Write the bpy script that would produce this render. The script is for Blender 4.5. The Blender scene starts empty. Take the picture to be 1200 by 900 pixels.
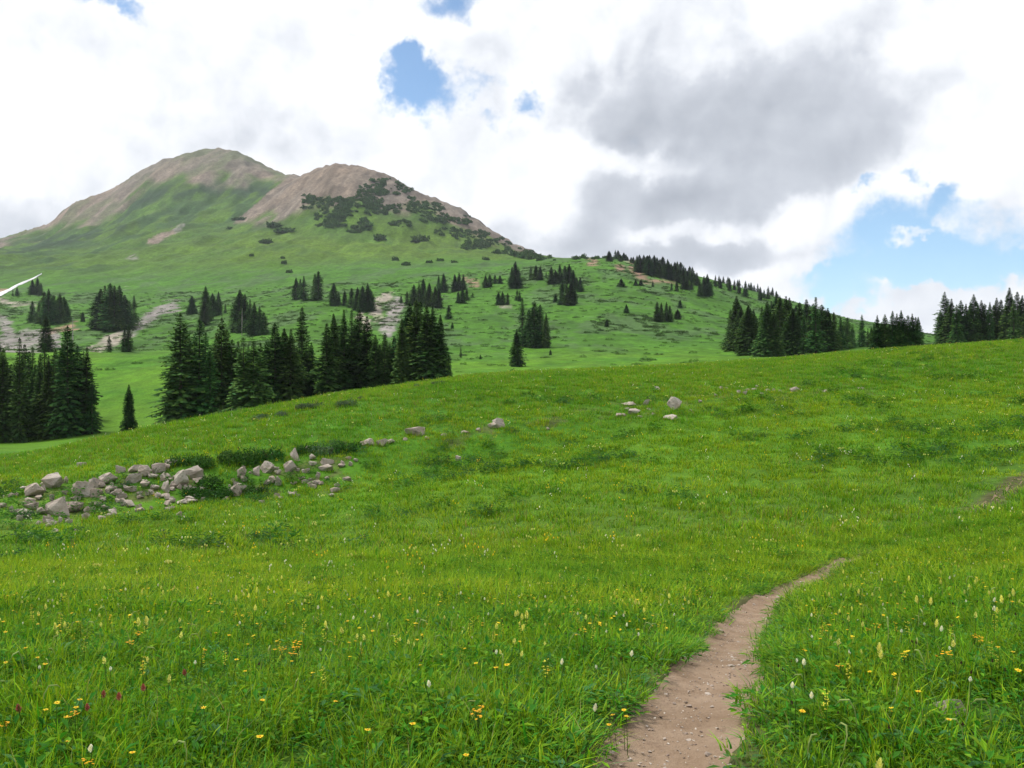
import bpy, bmesh, math, random
import numpy as np
from mathutils import Vector, Matrix, noise as mnoise

S = bpy.context.scene
COL = S.collection
F = 1039.0          # focal length in photo pixels (1200 wide)
VH = 420.0          # horizon row
CAMZ = 1.6
rng = np.random.default_rng(11)
random.seed(5)

# ---------------------------------------------------------------- noise
def _hash(ix, iy, seed):
    h = (ix.astype(np.int64) * 374761393 + iy.astype(np.int64) * 668265263 + seed * 1442695041) & 0xffffffff
    h = ((h ^ (h >> 13)) * 1274126177) & 0xffffffff
    h = h ^ (h >> 16)
    return h
def perlin(x, y, seed=0):
    x = np.asarray(x, float); y = np.asarray(y, float)
    ix = np.floor(x); iy = np.floor(y)
    fx = x - ix; fy = y - iy
    ix = ix.astype(np.int64); iy = iy.astype(np.int64)
    def g(a, b, dx, dy):
        ang = _hash(a, b, seed) / 4294967296.0 * 2 * np.pi
        return np.cos(ang) * dx + np.sin(ang) * dy
    u = fx**3 * (fx * (fx * 6 - 15) + 10); v = fy**3 * (fy * (fy * 6 - 15) + 10)
    n00 = g(ix, iy, fx, fy); n10 = g(ix + 1, iy, fx - 1, fy)
    n01 = g(ix, iy + 1, fx, fy - 1); n11 = g(ix + 1, iy + 1, fx - 1, fy - 1)
    return ((n00 * (1 - u) + n10 * u) * (1 - v) + (n01 * (1 - u) + n11 * u) * v) * 1.5
def fbm(x, y, seed=0, octv=4, gain=0.5):
    s = 0; a = 1.0
    for i in range(octv):
        s = s + a * perlin(x * 2**i, y * 2**i, seed + i * 17); a *= gain
    return s
def sstep(a, b, x):
    t = np.clip((x - a) / (b - a), 0, 1)
    return t * t * (3 - 2 * t)

# ---------------------------------------------------------------- terrain
# every row: depths and heights (as photo rows) of one terrace line of the land, left to right
def _curve(pts):
    xs = np.array([p[0] for p in pts], float); vs = np.array([p[1] for p in pts], float)
    # pchip over x
    h = np.diff(xs); d = np.diff(vs) / h
    m = np.zeros(len(xs))
    for i in range(1, len(xs) - 1):
        if d[i - 1] * d[i] > 0:
            w1 = 2 * h[i] + h[i - 1]; w2 = h[i] + 2 * h[i - 1]
            m[i] = (w1 + w2) / (w1 / d[i - 1] + w2 / d[i])
    m[0] = d[0] * .5; m[-1] = d[-1] * .5
    def f(x):
        x = np.clip(x, xs[0], xs[-1])
        i = np.clip(np.searchsorted(xs, x, side='right') - 1, 0, len(xs) - 2)
        t = (x - xs[i]) / h[i]
        return ((1 + 2 * t) * (1 - t)**2 * vs[i] + t * (1 - t)**2 * h[i] * m[i] + t * t * (3 - 2 * t) * vs[i + 1] + t * t * (t - 1) * h[i] * m[i + 1])
    return f
LAY = []
def layer(ys, vs=None, zs=None):
    fy = _curve(ys) if isinstance(ys, list) else (lambda x, c=float(ys): np.full_like(x, c))
    if vs is not None:
        fv = _curve(vs); LAY.append((fy, lambda x, fy=fy, fv=fv: (VH - fv(x)) / F * fy(x)))
    else:
        LAY.append((fy, _curve(zs) if isinstance(zs, list) else (lambda x, c=float(zs): np.full_like(x, c))))
layer(-3.0, zs=-1.45)
layer(1.0, zs=-1.58)
layer(3.5, zs=[(-400,-1.66),(600,-1.64),(1000,-1.58),(1600,-1.5)])
layer(8.0, zs=[(-400,-2.35),(400,-2.42),(850,-2.47),(1200,-2.22),(1600,-2.0)])
layer(17.0, vs=[(-400,682),(0,678),(400,676),(800,668),(1000,660),(1200,640),(1600,600)])
layer(27.0, vs=[(-400,650),(0,645),(400,630),(800,607),(1000,598),(1200,575),(1600,545)])
layer([(-400,36),(0,37),(400,41),(800,47),(1200,47)], vs=[(-400,608),(0,606),(200,594),(400,572),(600,538),(800,505),(1000,492),(1200,482),(1600,470)])
layer([(-400,42),(0,43),(400,46),(800,56),(1200,60)], vs=[(-400,560),(0,566),(100,556),(200,541),(400,524),(600,494),(740,474),(850,464),(1000,456),(1200,450),(1600,440)])
layer([(-400,56),(0,56),(200,60),(400,66),(600,78),(800,88),(1200,95)], vs=[(-400,546),(0,543),(110,520),(200,499),(300,481),(400,463),(500,449),(550,442),(600,438),(700,434),(800,429),(880,424),(1000,414),(1100,406),(1200,400),(1600,385)])
layer([(-400,85),(0,84),(400,94),(800,125),(1200,135)], vs=[(-400,530),(0,529),(110,526),(200,520),(300,500),(400,468),(500,456),(600,442),(700,434.5),(800,428),(900,423),(1000,414),(1100,409),(1200,405),(1600,395)])
layer([(-400,120),(0,118),(400,122),(600,150),(800,175),(1200,180)], vs=[(-400,512),(0,515),(110,505),(200,498),(300,470),(400,447),(500,438),(600,435),(700,428),(800,421),(900,416),(1000,411),(1100,407),(1200,406),(1600,400)])
layer([(-400,205),(0,205),(400,205),(800,225),(1200,235)], vs=[(-400,410),(0,413),(200,414),(300,416),(400,420),(500,420),(600,417),(700,412),(800,412),(900,409),(1000,407),(1100,405),(1200,407),(1600,400)])
layer(290.0, vs=[(-400,405),(0,410),(200,410),(300,398),(400,392),(500,390),(600,390),(700,386),(800,390),(900,394),(1000,398),(1100,400),(1200,408),(1600,405)])
layer(430.0, vs=[(-400,378),(0,378),(100,376),(200,370),(300,362),(400,354),(500,352),(600,348),(700,344),(800,352),(870,366),(950,381),(1020,390),(1100,394),(1200,409),(1600,410)])
layer(650.0, vs=[(-400,345),(0,343),(200,340),(300,334),(400,325),(500,320),(600,312),(650,306),(700,303),(740,306),(770,310),(800,319),(850,333),(900,347),(950,361),(1000,375),(1060,388),(1100,398),(1200,412),(1600,415)])
layer(1000.0, vs=[(-400,310),(0,305),(100,300),(200,292),(300,287),(400,283),(500,284),(560,290),(600,298),(640,304),(680,309),(750,318),(850,350),(1000,395),(1200,415),(1600,418)])
layer(1450.0, vs=[(-400,300),(0,292),(100,276),(200,250),(270,246),(300,238),(320,229),(340,217),(355,207),(375,198),(395,191),(420,192),(440,197),(460,206),(480,219),(500,231),(520,242),(540,254),(560,267),(580,279),(600,289),(620,298),(640,306),(700,320),(850,372),(1000,405),(1600,420)])
layer(2000.0, vs=[(-400,360),(-100,318),(0,290),(30,279),(60,268),(75,252),(95,241),(115,235),(140,221),(170,203),(205,190),(230,185),(250,182),(270,183),(290,191),(310,202),(335,213),(380,228),(420,240),(500,280),(600,320),(700,360),(1000,420),(1600,425)])
layer(2600.0, vs=[(-400,400),(0,350),(250,280),(400,310),(600,390),(1000,425),(1600,430)])
layer(4000.0, vs=[(-400,425),(600,428),(1600,430)])
layer(9000.0, vs=[(-400,424),(600,424),(1600,424)])

def base_height(X, Y):
    X = np.asarray(X, float).ravel(); Y = np.asarray(Y, float).ravel()
    px = np.clip(X / np.maximum(Y, 2.0) * F + 600, -400, 1600)
    L = len(LAY)
    ys = np.empty((L, len(X))); zs = np.empty((L, len(X)))
    for i, (fy, fz) in enumerate(LAY):
        ys[i] = fy(px); zs[i] = fz(px)
    q = np.log(ys + 12.0); yq = np.log(np.clip(Y, -3, 8999) + 12.0)
    h = np.diff(q, axis=0); d = np.diff(zs, axis=0) / h
    m = np.zeros_like(zs)
    same = d[:-1] * d[1:] > 0
    w1 = 2 * h[1:] + h[:-1]; w2 = h[1:] + 2 * h[:-1]
    with np.errstate(divide='ignore', invalid='ignore'):
        mm = (w1 + w2) / (w1 / d[:-1] + w2 / d[1:])
    m[1:-1] = np.where(same, mm, 0)
    out = np.empty(len(X))
    for i in range(L - 1):
        k = (yq >= q[i]) & (yq <= q[i + 1])
        if not k.any(): continue
        t = (yq[k] - q[i][k]) / h[i][k]
        out[k] = ((1 + 2 * t) * (1 - t)**2 * zs[i][k] + t * (1 - t)**2 * h[i][k] * m[i][k]
                  + t * t * (3 - 2 * t) * zs[i + 1][k] + t * t * (t - 1) * h[i][k] * m[i + 1][k])
    # relief
    Yp = np.maximum(Y, 0)
    n = 0.05 * fbm(X / 1.3, Y / 1.3, 3, 3) * sstep(2, 8, Yp) * (1 - sstep(60, 120, Yp))
    n += 0.16 * fbm(X / 6.0, Y / 6.0, 4, 3) * sstep(12, 30, Yp) * (1 - .5 * sstep(50, 70, Yp))
    n += 0.35 * fbm(X / 14.0, Y / 14.0, 5, 4) * sstep(100, 180, Yp)
    n += 1.3 * fbm(X / 60.0, Y / 60.0, 6, 5) * sstep(220, 420, Yp)
    g = fbm(X / 260.0, Y / 420.0, 7, 5)
    r = 1 - np.abs(fbm(X / 150.0, Y / 520.0, 8, 5))
    rockz = sstep(1150, 1400, Yp)
    n += sstep(600, 1100, Yp) * (6.5 * g + 7.0 * (r - .8) + 5.0 * (1 - np.abs(fbm(X / 34.0, Y / 300.0, 12, 3)) - .8) + (13.0 - 5.0 * (px > 290)) * rockz * (1 - np.abs(fbm(X / 70.0, Y / 380.0, 9, 4)) - .8)
                                 + 3.0 * fbm(X / 40.0, Y / 40.0, 10, 4))
    return out + n + CAMZ

# trail centre line -------------------------------------------------
TR_PIX = [(768,908),(800,850),(822,812),(846,770),(868,740),(893,712),(925,690),(958,673),(986,659),(1015,648),(1060,632),(1105,615),(1135,601),(1160,587),(1185,571),(1215,553),(1270,532),(1340,515)]
_MY = np.geomspace(2.6, 3200, 1500)
_MYC = np.geomspace(2.6, 3200, 220)
def ground_at(px, v, ymin=2.6, ymax=3200, hf=None):
    """the first place where the sight line through photo point px, v meets the land"""
    hf = hf or base_height
    Ys = np.geomspace(max(ymin, 2.6), ymax, max(40, int(220 * math.log(ymax / max(ymin, 2.6)) / 7.1)))
    for it in range(2):
        X = (px - 600) / F * Ys
        vg = VH - F * (hf(X, Ys) - CAMZ) / Ys
        idx = np.nonzero(vg <= v)[0]
        i = idx[0] if len(idx) else len(Ys) - 1
        if i == 0: return (px - 600) / F * Ys[0], Ys[0]
        if it == 0: Ys = np.linspace(Ys[i - 1], Ys[i], 10)
    t = min(max((vg[i - 1] - v) / (vg[i - 1] - vg[i] + 1e-9), 0), 1); Y = Ys[i - 1] + (Ys[i] - Ys[i - 1]) * t
    return (px - 600) / F * Y, Y
_tp = [(-0.25, -2.5), (-0.05, -0.5), (0.2, 1.2)]
_tp += [ground_at(*p) for p in TR_PIX]
_tp = np.array(_tp)
def catmull(P, n=7):
    out = []
    for i in range(len(P) - 1):
        p0, p1, p2, p3 = P[max(i - 1, 0)], P[i], P[i + 1], P[min(i + 2, len(P) - 1)]
        for t in np.arange(n) / n:
            out.append(.5 * ((2 * p1) + (-p0 + p2) * t + (2 * p0 - 5 * p1 + 4 * p2 - p3) * t**2 + (-p0 + 3 * p1 - 3 * p2 + p3) * t**3))
    out.append(P[-1]); return np.array(out)
TRAIL = catmull(_tp)
def trail_dist(X, Y):
    X = np.asarray(X, float); Y = np.asarray(Y, float)
    order = np.argsort(Y); ys = Y[order]; xs = X[order]
    best = np.full(len(xs), 1e18)
    for i in range(len(TRAIL) - 1):
        a, c = TRAIL[i], TRAIL[i + 1]; ab = c - a; L2 = (ab**2).sum() + 1e-12
        lo = np.searchsorted(ys, min(a[1], c[1]) - 1.6); hi = np.searchsorted(ys, max(a[1], c[1]) + 1.6)
        if hi <= lo: continue
        x = xs[lo:hi]; y = ys[lo:hi]
        t = np.clip(((x - a[0]) * ab[0] + (y - a[1]) * ab[1]) / L2, 0, 1)
        best[lo:hi] = np.minimum(best[lo:hi], (x - a[0] - t * ab[0])**2 + (y - a[1] - t * ab[1])**2)
    d = np.empty(len(xs)); d[order] = np.sqrt(best)
    return d
def height(X, Y, dip=True):
    X = np.asarray(X, float).ravel(); Y = np.asarray(Y, float).ravel()
    z = base_height(X, Y)
    if dip:
        k = 1 - .55 * sstep(10, 25, Y)
        z = z - 0.12 * k * (1 - sstep(0.19, 0.31, trail_dist(X, Y) / k))
    return z
def hz(x, y):
    return float(height(np.array([x]), np.array([y]))[0])
def proj(X, Y, Z):
    Ym = np.maximum(Y, .5)
    return X / Ym * F + 600, VH - (Z - CAMZ) / Ym * F

# ---------------------------------------------------------------- small helpers
def tag(o, label=None, cat=None, group=None, kind=None):
    if label: o['label'] = label
    if cat: o['category'] = cat
    if group: o['group'] = group
    if kind: o['kind'] = kind
    return o
def mesh_np(name, V, Fc, mat=None, smooth=False):
    me = bpy.data.meshes.new(name)
    me.from_pydata([tuple(v) for v in V], [], [tuple(f) for f in Fc])
    me.update()
    mats = mat if isinstance(mat, (list, tuple)) else [mat]
    for m in mats:
        if m: me.materials.append(m)
    if smooth: me.polygons.foreach_set('use_smooth', [True] * len(me.polygons))
    return me
def link(name, me, parent=None):
    o = bpy.data.objects.new(name, me); COL.objects.link(o)
    if parent: o.parent = parent
    return o
def set_col(me, name, arr):
    a = me.attributes.new(name, 'FLOAT_COLOR', 'POINT')
    arr = np.asarray(arr, np.float32)
    if arr.shape[1] == 3: arr = np.concatenate([arr, np.ones((len(arr), 1), np.float32)], 1)
    a.data.foreach_set('color', arr.ravel())

class NT:
    def __init__(s, tree): s.t = tree
    def n(s, typ, **kw):
        nd = s.t.nodes.new(typ)
        for k, v in kw.items(): setattr(nd, k, v)
        return nd
    def put(s, sock, v):
        if isinstance(v, bpy.types.NodeSocket): s.t.links.new(v, sock)
        elif v is not None: sock.default_value = v
    def math(s, op, a, b=None, c=None, clamp=False):
        nd = s.n('ShaderNodeMath', operation=op, use_clamp=clamp)
        for i, v in enumerate((a, b, c)):
            if v is not None: s.put(nd.inputs[i], v)
        return nd.outputs[0]
    def vmath(s, op, a, b=None, scale=None, out=0):
        nd = s.n('ShaderNodeVectorMath', operation=op)
        s.put(nd.inputs[0], a)
        if b is not None: s.put(nd.inputs[1], b)
        if scale is not None: s.put(nd.inputs['Scale'], scale)
        return nd.outputs[out]
    def mapr(s, v, a, b, c=0., d=1., smooth=True):
        nd = s.n('ShaderNodeMapRange', interpolation_type='SMOOTHSTEP' if smooth else 'LINEAR')
        for i, x in enumerate((v, a, b, c, d)): s.put(nd.inputs[i], x)
        return nd.outputs[0]
    def noise(s, vec, scale, detail=4, rough=.55, out=0, dist=0.):
        nd = s.n('ShaderNodeTexNoise')
        if vec is not None: s.put(nd.inputs['Vector'], vec)
        nd.inputs['Scale'].default_value = scale; nd.inputs['Detail'].default_value = detail
        nd.inputs['Roughness'].default_value = rough; nd.inputs['Distortion'].default_value = dist
        return nd.outputs[out]
    def mix(s, f, a, b, blend='MIX'):
        nd = s.n('ShaderNodeMix', data_type='RGBA', blend_type=blend)
        s.put(nd.inputs[0], f); s.put(nd.inputs[6], a); s.put(nd.inputs[7], b)
        return nd.outputs[2]
def rgba(c): return (c[0], c[1], c[2], 1.0)
def new_mat(name):
    m = bpy.data.materials.new(name); m.use_nodes = True
    m.node_tree.nodes.clear()
    T = NT(m.node_tree); out = T.n('ShaderNodeOutputMaterial')
    return m, T, out
# ---------------------------------------------------------------- camera, light, sky
cam = bpy.data.cameras.new('camera'); cam_o = bpy.data.objects.new('camera', cam); COL.objects.link(cam_o)
cam_o.location = (0, 0, CAMZ); cam_o.rotation_euler = (math.radians(90), 0, 0)
cam.sensor_width = 36.0; cam.lens = 36.0 * F / 1200.0
cam.shift_y = -(450.0 - VH) / 1200.0
cam.clip_start = 0.05; cam.clip_end = 40000
S.camera = cam_o
SUN_AZ, SUN_EL = math.radians(-62), math.radians(56)
sd = bpy.data.lights.new('sun', 'SUN'); sd.energy = 1.5; sd.angle = math.radians(11); sd.color = (1.0, .955, .88)
so = bpy.data.objects.new('sun', sd); COL.objects.link(so)
sdir = Vector((math.sin(SUN_AZ) * math.cos(SUN_EL), math.cos(SUN_AZ) * math.cos(SUN_EL), math.sin(SUN_EL)))
so.rotation_euler = (-sdir).to_track_quat('-Z', 'Y').to_euler()
W = bpy.data.worlds.new('World'); S.world = W; W.use_nodes = True
W.node_tree.nodes.clear()
T = NT(W.node_tree)
wout = T.n('ShaderNodeOutputWorld')
sky = T.n('ShaderNodeTexSky', sky_type='NISHITA', sun_disc=False)
sky.sun_elevation = SUN_EL; sky.sun_rotation = SUN_AZ; sky.altitude = 3000; sky.air_density = 1.0; sky.dust_density = .4; sky.ozone_density = 1.0
geo = T.n('ShaderNodeTexCoord')
D = geo.outputs['Generated']
sep = T.n('ShaderNodeSeparateXYZ'); T.put(sep.inputs[0], D)
az = T.math('ARCTAN2', sep.outputs[0], sep.outputs[1])
el = T.math('ARCSINE', sep.outputs[2])
cmb = T.n('ShaderNodeCombineXYZ'); T.put(cmb.inputs[0], az); T.put(cmb.inputs[1], el)
Q = cmb.outputs[0]
w1 = T.vmath('SCALE', T.vmath('SUBTRACT', T.noise(D, 5.0, 4, .6, out=1), (.5, .5, .5)), scale=.10)
w2 = T.vmath('SCALE', T.vmath('SUBTRACT', T.noise(D, 22.0, 4, .65, out=1), (.5, .5, .5)), scale=.085)
QW = T.vmath('ADD', T.vmath('ADD', Q, w1), w2)
QS = T.vmath('ADD', T.vmath('ADD', Q, T.vmath('SCALE', w1, scale=.9)), T.vmath('SCALE', w2, scale=.5))
def skydir(px, v):
    x = (px - 600) / F; z = (VH - v) / F
    return math.atan2(x, 1), math.asin(z / math.sqrt(1 + x * x + z * z))
amp_is_gap = True
def blob(q, px, v, rx, ry, amp, soft=1.0):
    a, e = skydir(px, v)
    d = T.vmath('MULTIPLY', T.vmath('SUBTRACT', q, (a, e, 0)), (F / rx, F / ry, 0))
    ln = T.vmath('LENGTH', d, out=1)
    return T.mapr(ln, 0.0, (1.6 if amp_is_gap else 2.15) * soft, amp, 0.0)
def blobs(q, lst):
    acc = None
    for b in lst:
        r = blob(q, *b)
        acc = r if acc is None else T.math('ADD', acc, r)
    return acc
GAPS = [(500,108,50,32,1.25),(480,86,32,26,.8),(528,12,52,24,1.0),(615,130,22,20,.95),(122,-4,40,12,1.),(410,50,22,8,.6),(570,150,24,9,.55),(585,100,16,12,.4),(560,88,14,10,.4),
        (1075,288,82,42,1.35),(1030,342,78,26,1.35),(1140,322,60,26,1.25),(965,318,26,12,.7),(1065,208,24,12,.8),(1012,222,16,8,.7),(1100,236,18,14,.7),
        (985,360,40,14,.8),(1190,300,30,30,.4)]
PUFF = [(1080,290,26,8,.8),(1095,352,85,18,1.2),(1165,330,30,14,.6),(1030,372,30,10,.5),(1120,272,14,10,.5)]
gap = T.math('SUBTRACT', blobs(QW, GAPS), blobs(QW, PUFF))
# broken sky away from the photographed quarter
side = T.mapr(T.math('ABSOLUTE', az), .62, .9, 0., 1.)
gen = T.mapr(T.noise(D, 2.3, 5, .55), .5, .75, 0., 1.1)
gap = T.math('ADD', gap, T.math('MULTIPLY', side, gen))
fine = T.math('SUBTRACT', T.noise(D, 16.0, 5, .62), .5)
fine2 = T.math('SUBTRACT', T.noise(D, 60.0, 3, .6), .5)
gap = T.math('ADD', gap, T.math('ADD', T.math('MULTIPLY', fine, 1.35), T.math('MULTIPLY', fine2, .4)))
hole = T.mapr(gap, .18, 1.15, 0., .95)
GREY = [(790,55,150,75,.20),(880,150,165,36,.62),(860,110,140,45,.32),(715,140,70,45,.30),(950,188,70,22,.45),(765,220,100,22,.55),(860,232,120,24,.46),(690,268,70,22,.32),(770,292,140,24,.55),(890,290,80,18,.5),
        (-15,268,80,44,.5),(20,215,70,30,.18),(190,165,150,28,.14),(300,170,110,34,.16),(600,262,80,30,.22),(540,225,60,20,.08),(1090,60,110,50,.12),(955,60,60,50,.12),(230,60,60,30,.06),(1190,210,60,60,.1),(60,90,60,50,.08)]
LITE = [(775,270,24,9,.5),(838,264,24,11,.45),(735,187,90,12,.32),(915,262,30,9,.2),(1020,245,70,22,.3),(930,315,40,26,.4),(15,195,40,14,.45),(640,220,40,20,.25)]
amp_is_gap = False
gy = T.math('SUBTRACT', blobs(QS, GREY), blobs(QS, LITE))
gy = T.math('ADD', gy, T.math('MULTIPLY', side, T.mapr(T.noise(D, 2.0, 4, .5), .35, .7, 0., .6)))
soft_g = gy
n7 = T.noise(T.vmath('ADD', D, T.vmath('SCALE', w1, scale=.6)), 8.0, 5, .52)
n7s = T.noise(T.vmath('ADD', T.vmath('ADD', D, T.vmath('SCALE', w1, scale=.6)), T.vmath('SCALE', tuple(sdir), scale=.022)), 8.0, 5, .52)
puf = T.math('SUBTRACT', n7, .5)
relief = T.math('SUBTRACT', n7, n7s)  # shading of the cloud puffs along the sun direction, put into their colour
body = T.mapr(T.math('ADD', soft_g, T.math('MULTIPLY', puf, 1.1)), .06, .70, 0., 1.)
gy = T.math('MULTIPLY', body, T.math('ADD', .20, T.math('MULTIPLY', soft_g, .66)))
gy = T.math('ADD', gy, T.math('ADD', T.math('MULTIPLY', puf, .44), T.math('MULTIPLY', relief, 1.5)))
gyc = T.mapr(gy, -.47, 1.22, 0., 1., smooth=False)
ramp = T.n('ShaderNodeValToRGB'); T.put(ramp.inputs[0], gyc)
e = ramp.color_ramp.elements
e[0].position = 0.; e[0].color = (.92, .92, .92, 1)
e[1].position = 1.; e[1].color = (.215, .235, .27, 1)
k = e.new(.20); k.color = (.66, .665, .675, 1)
k = e.new(.36); k.color = (.545, .56, .59, 1)
k = e.new(.55); k.color = (.40, .42, .46, 1)
skyb = T.n('ShaderNodeBackground'); T.put(skyb.inputs[0], T.mix(1.0, sky.outputs[0], rgba((.86, 1.05, 1.06)), 'MULTIPLY')); skyb.inputs[1].default_value = .062
cb = T.n('ShaderNodeBackground'); T.put(cb.inputs[0], ramp.outputs[0]); cb.inputs[1].default_value = 0.67
mx = T.n('ShaderNodeMixShader')
T.put(mx.inputs[0], hole); T.put(mx.inputs[1], cb.outputs[0]); T.put(mx.inputs[2], skyb.outputs[0])
T.put(wout.inputs[0], mx.outputs[0])
S.view_settings.view_transform = 'Standard'; S.view_settings.look = 'None'
S.view_settings.gamma = 1.0; S.view_settings.use_curve_mapping = False
S.view_settings.exposure = 1.4
S.cycles.use_denoising = True
S.cycles.max_bounces = 6; S.cycles.diffuse_bounces = 3; S.cycles.glossy_bounces = 2; S.cycles.transmission_bounces = 4; S.cycles.transparent_max_bounces = 4; S.cycles.volume_bounces = 0
S.cycles.caustics_reflective = False; S.cycles.caustics_refractive = False
S.render.use_persistent_data = False
# ---------------------------------------------------------------- land
def seg_mask(px, v, pts, w, soft=3.0):
    """1 near a polyline of photo points (px, row), half width w"""
    d = np.full(px.shape, 1e9)
    for (a, b) in zip(pts[:-1], pts[1:]):
        ax, ay = a; bx, by = b; L2 = (bx - ax)**2 + (by - ay)**2 + 1e-9
        t = np.clip(((px - ax) * (bx - ax) + (v - ay) * (by - ay)) / L2, 0, 1)
        d = np.minimum(d, np.hypot(px - ax - t * (bx - ax), v - ay - t * (by - ay)))
    return 1 - sstep(w - soft, w + soft, d)

def build_land():
    s = np.concatenate([-np.geomspace(3, 1.2, 24)[:-1], np.linspace(-1.2, -.72, 60)[:-1], np.linspace(-.72, .72, 640), np.linspace(.72, 1.2, 60)[1:], np.geomspace(1.2, 3, 24)[1:]])
    yr = np.concatenate([np.linspace(-10, 2, 25)[:-1], np.exp(np.linspace(np.log(2 + 6), np.log(130 + 6), 420)) - 6,
                         np.exp(np.linspace(np.log(130 + 6), np.log(2700), 420))[1:], np.geomspace(2700, 6000, 16)[1:]])
    nr, nc = len(yr), len(s)
    YY, SS = np.meshgrid(yr, s, indexing='ij')
    XX = SS * (np.maximum(YY, -10) + 14)
    X = XX.ravel(); Y = YY.ravel(); Z = height(X, Y)
    px, v = proj(X, Y, Z)
    idx = np.arange(nr * nc).reshape(nr, nc)
    quads = np.stack([idx[:-1, :-1], idx[:-1, 1:], idx[1:, 1:], idx[1:, :-1]], -1).reshape(-1, 4)
    # land cover colours (what grows or lies there, and one lit band on the slope)
    n1 = fbm(X / 3.0, Y / 3.0, 21, 4); n2 = fbm(X / 22.0, Y / 22.0, 22, 4); n3 = fbm(X / 90.0, Y / 90.0, 23, 4); n4 = fbm(X / 8.0, Y / 16.0, 27, 4)
    def C(c): return np.array(c, float)[None, :]
    grass = C((.078, .180, .010)) + 0 * X[:, None]
    def blend(col, m, c): return col * (1 - m[:, None]) + C(c) * m[:, None]
    col = grass
    col = blend(col, sstep(-.3, .7, n2) * .6, (.038, .135, .010))
    col = blend(col, sstep(.1, .8, n1) * .35, (.075, .150, .010))
    # mid hillside: mottled sage and willow among grass
    mid = sstep(190, 260, Y) * (1 - sstep(700, 950, Y))
    col = blend(col, mid, (.052, .140, .012))
    sage = mid * sstep(-.05, .35, fbm(X / 30.0, Y / 55.0, 31, 5) + .35 * fbm(X / 5., Y / 12., 36, 3)) * .8
    col = blend(col, sage, (.062, .116, .038))
    col = blend(col, mid * sstep(.25, .5, fbm(X / 12.0, Y / 30.0, 32, 4)) * .5, (.036, .095, .016))
    far = sstep(700, 950, Y)
    col = blend(col, far, (.062, .122, .013))
    band = far * np.exp(-((v - (300 - .02 * px)) / 22.0)**2) * sstep(150, 320, px)  # yellower grass, its lit look mixed into the slope colour as well
    col = blend(col, band * .6, (.088, .150, .014))
    col = blend(col, far * sstep(0.05, .5, n3) * .5, (.045, .105, .018))
    col = blend(col, far * sstep(0.0, .6, fbm(X / 25., Y / 60., 33, 5)) * .4, (.055, .100, .026))
    tint = 1 + .22 * fbm(X / 45., Y / 110., 35, 5)[:, None] * far[:, None]
    col = col * tint * (1 + far * .11 * fbm(X / 8.0, Y / 70.0, 46, 4)).clip(.5, 1.5)[:, None]
    wob = 8.0 * fbm(X / 55.0, Y / 110.0, 24, 6)
    rockc = np.clip(.5 + .5 * fbm(X / 70., Y / 240., 25, 5), 0, 1)[:, None]
    rock = C((.195, .150, .112)) * (1 - rockc) + C((.160, .138, .114)) * rockc
    streak = fbm(X / 9.0, Y / 120.0, 44, 4) + .6 * fbm(X / 4.0, Y / 50.0, 45, 3)
    rock = rock * (1 + .22 * fbm(X / 18.0, Y / 60.0, 26, 4) + .22 * streak).clip(.45, 1.7)[:, None]
    def mixin(col, m, c): return col * (1 - m[:, None]) + c * m[:, None]
    b1 = np.interp(px, [-200,0,29,73,117,146,152,175,219,309,345], [300,284,276,268,261,246,232,216,208,211,208])
    dark_scrub = far * sstep(.0, .35, fbm(X / 45., Y / 120., 29, 4) + .3) * np.exp(-((v - (b1 + 14)) / 12.0)**2) * (Y > 1150) * (px < 330)
    col = blend(col, dark_scrub * .95, (.022, .048, .020))
    col = blend(col, far * (px < 330) * np.exp(-((v - (b1 + 40)) / 22.0)**2) * sstep(-.2, .3, fbm(X / 50., Y / 130., 30, 5)) * .8, (.030, .070, .024))
    m1 = (Y > 1550) * (px < 346) * sstep(-8, 8, b1 + 1.6 * wob - v)
    upper = sstep(0, 30, b1 - v) * sstep(120, 220, px)
    rk1 = rock * (1 - .5 * upper[:, None]) + C((.118, .118, .078)) * .5 * upper[:, None]
    grn = sstep(-.1, .4, fbm(X / 60., Y / 160., 34, 5)) * .6
    rk1 = rk1 * (1 - grn[:, None]) + C((.085, .110, .045)) * grn[:, None]
    col = mixin(col, m1, rk1)
    b2 = np.interp(px, [262,275,300,320,350,380,400,425,440,480,500,520,560,600,640], [236,262,263,254,247,238,236,228,243,247,240,253,276,294,306])
    m2 = (Y > 1120) * (Y < 1800) * (px > 262) * sstep(-5, 5, b2 + 1.1 * wob - v) * sstep(0, 6, (px - 262) - .0 * v)
    # keep the green flank of the far peak out of it
    m2 = m2 * sstep(-6, 2, (v - (262 - (px - 275) * .86)) + (Y < 1560) * 30)
    m2 = np.where((px < 345) & (v < 262 - (px - 275) * .86 - 2), 0, m2)
    rk2 = rock * (1 - .25 * sstep(-.1, .4, fbm(X / 35., Y / 90., 28, 4)))[:, None]
    col = mixin(col, m2, rk2)
    grey = C((.22, .20, .188)); red = C((.24, .15, .11)); pale = C((.29, .255, .21))
    w = 6.0 * fbm(X / 11.0, Y / 22.0, 41, 5); w2 = 4.5 * fbm(X / 11.0, Y / 22.0, 47, 5)
    pw = px + w; vw = v + w2
    okY = (Y > 206) & (Y < 700)
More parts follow.
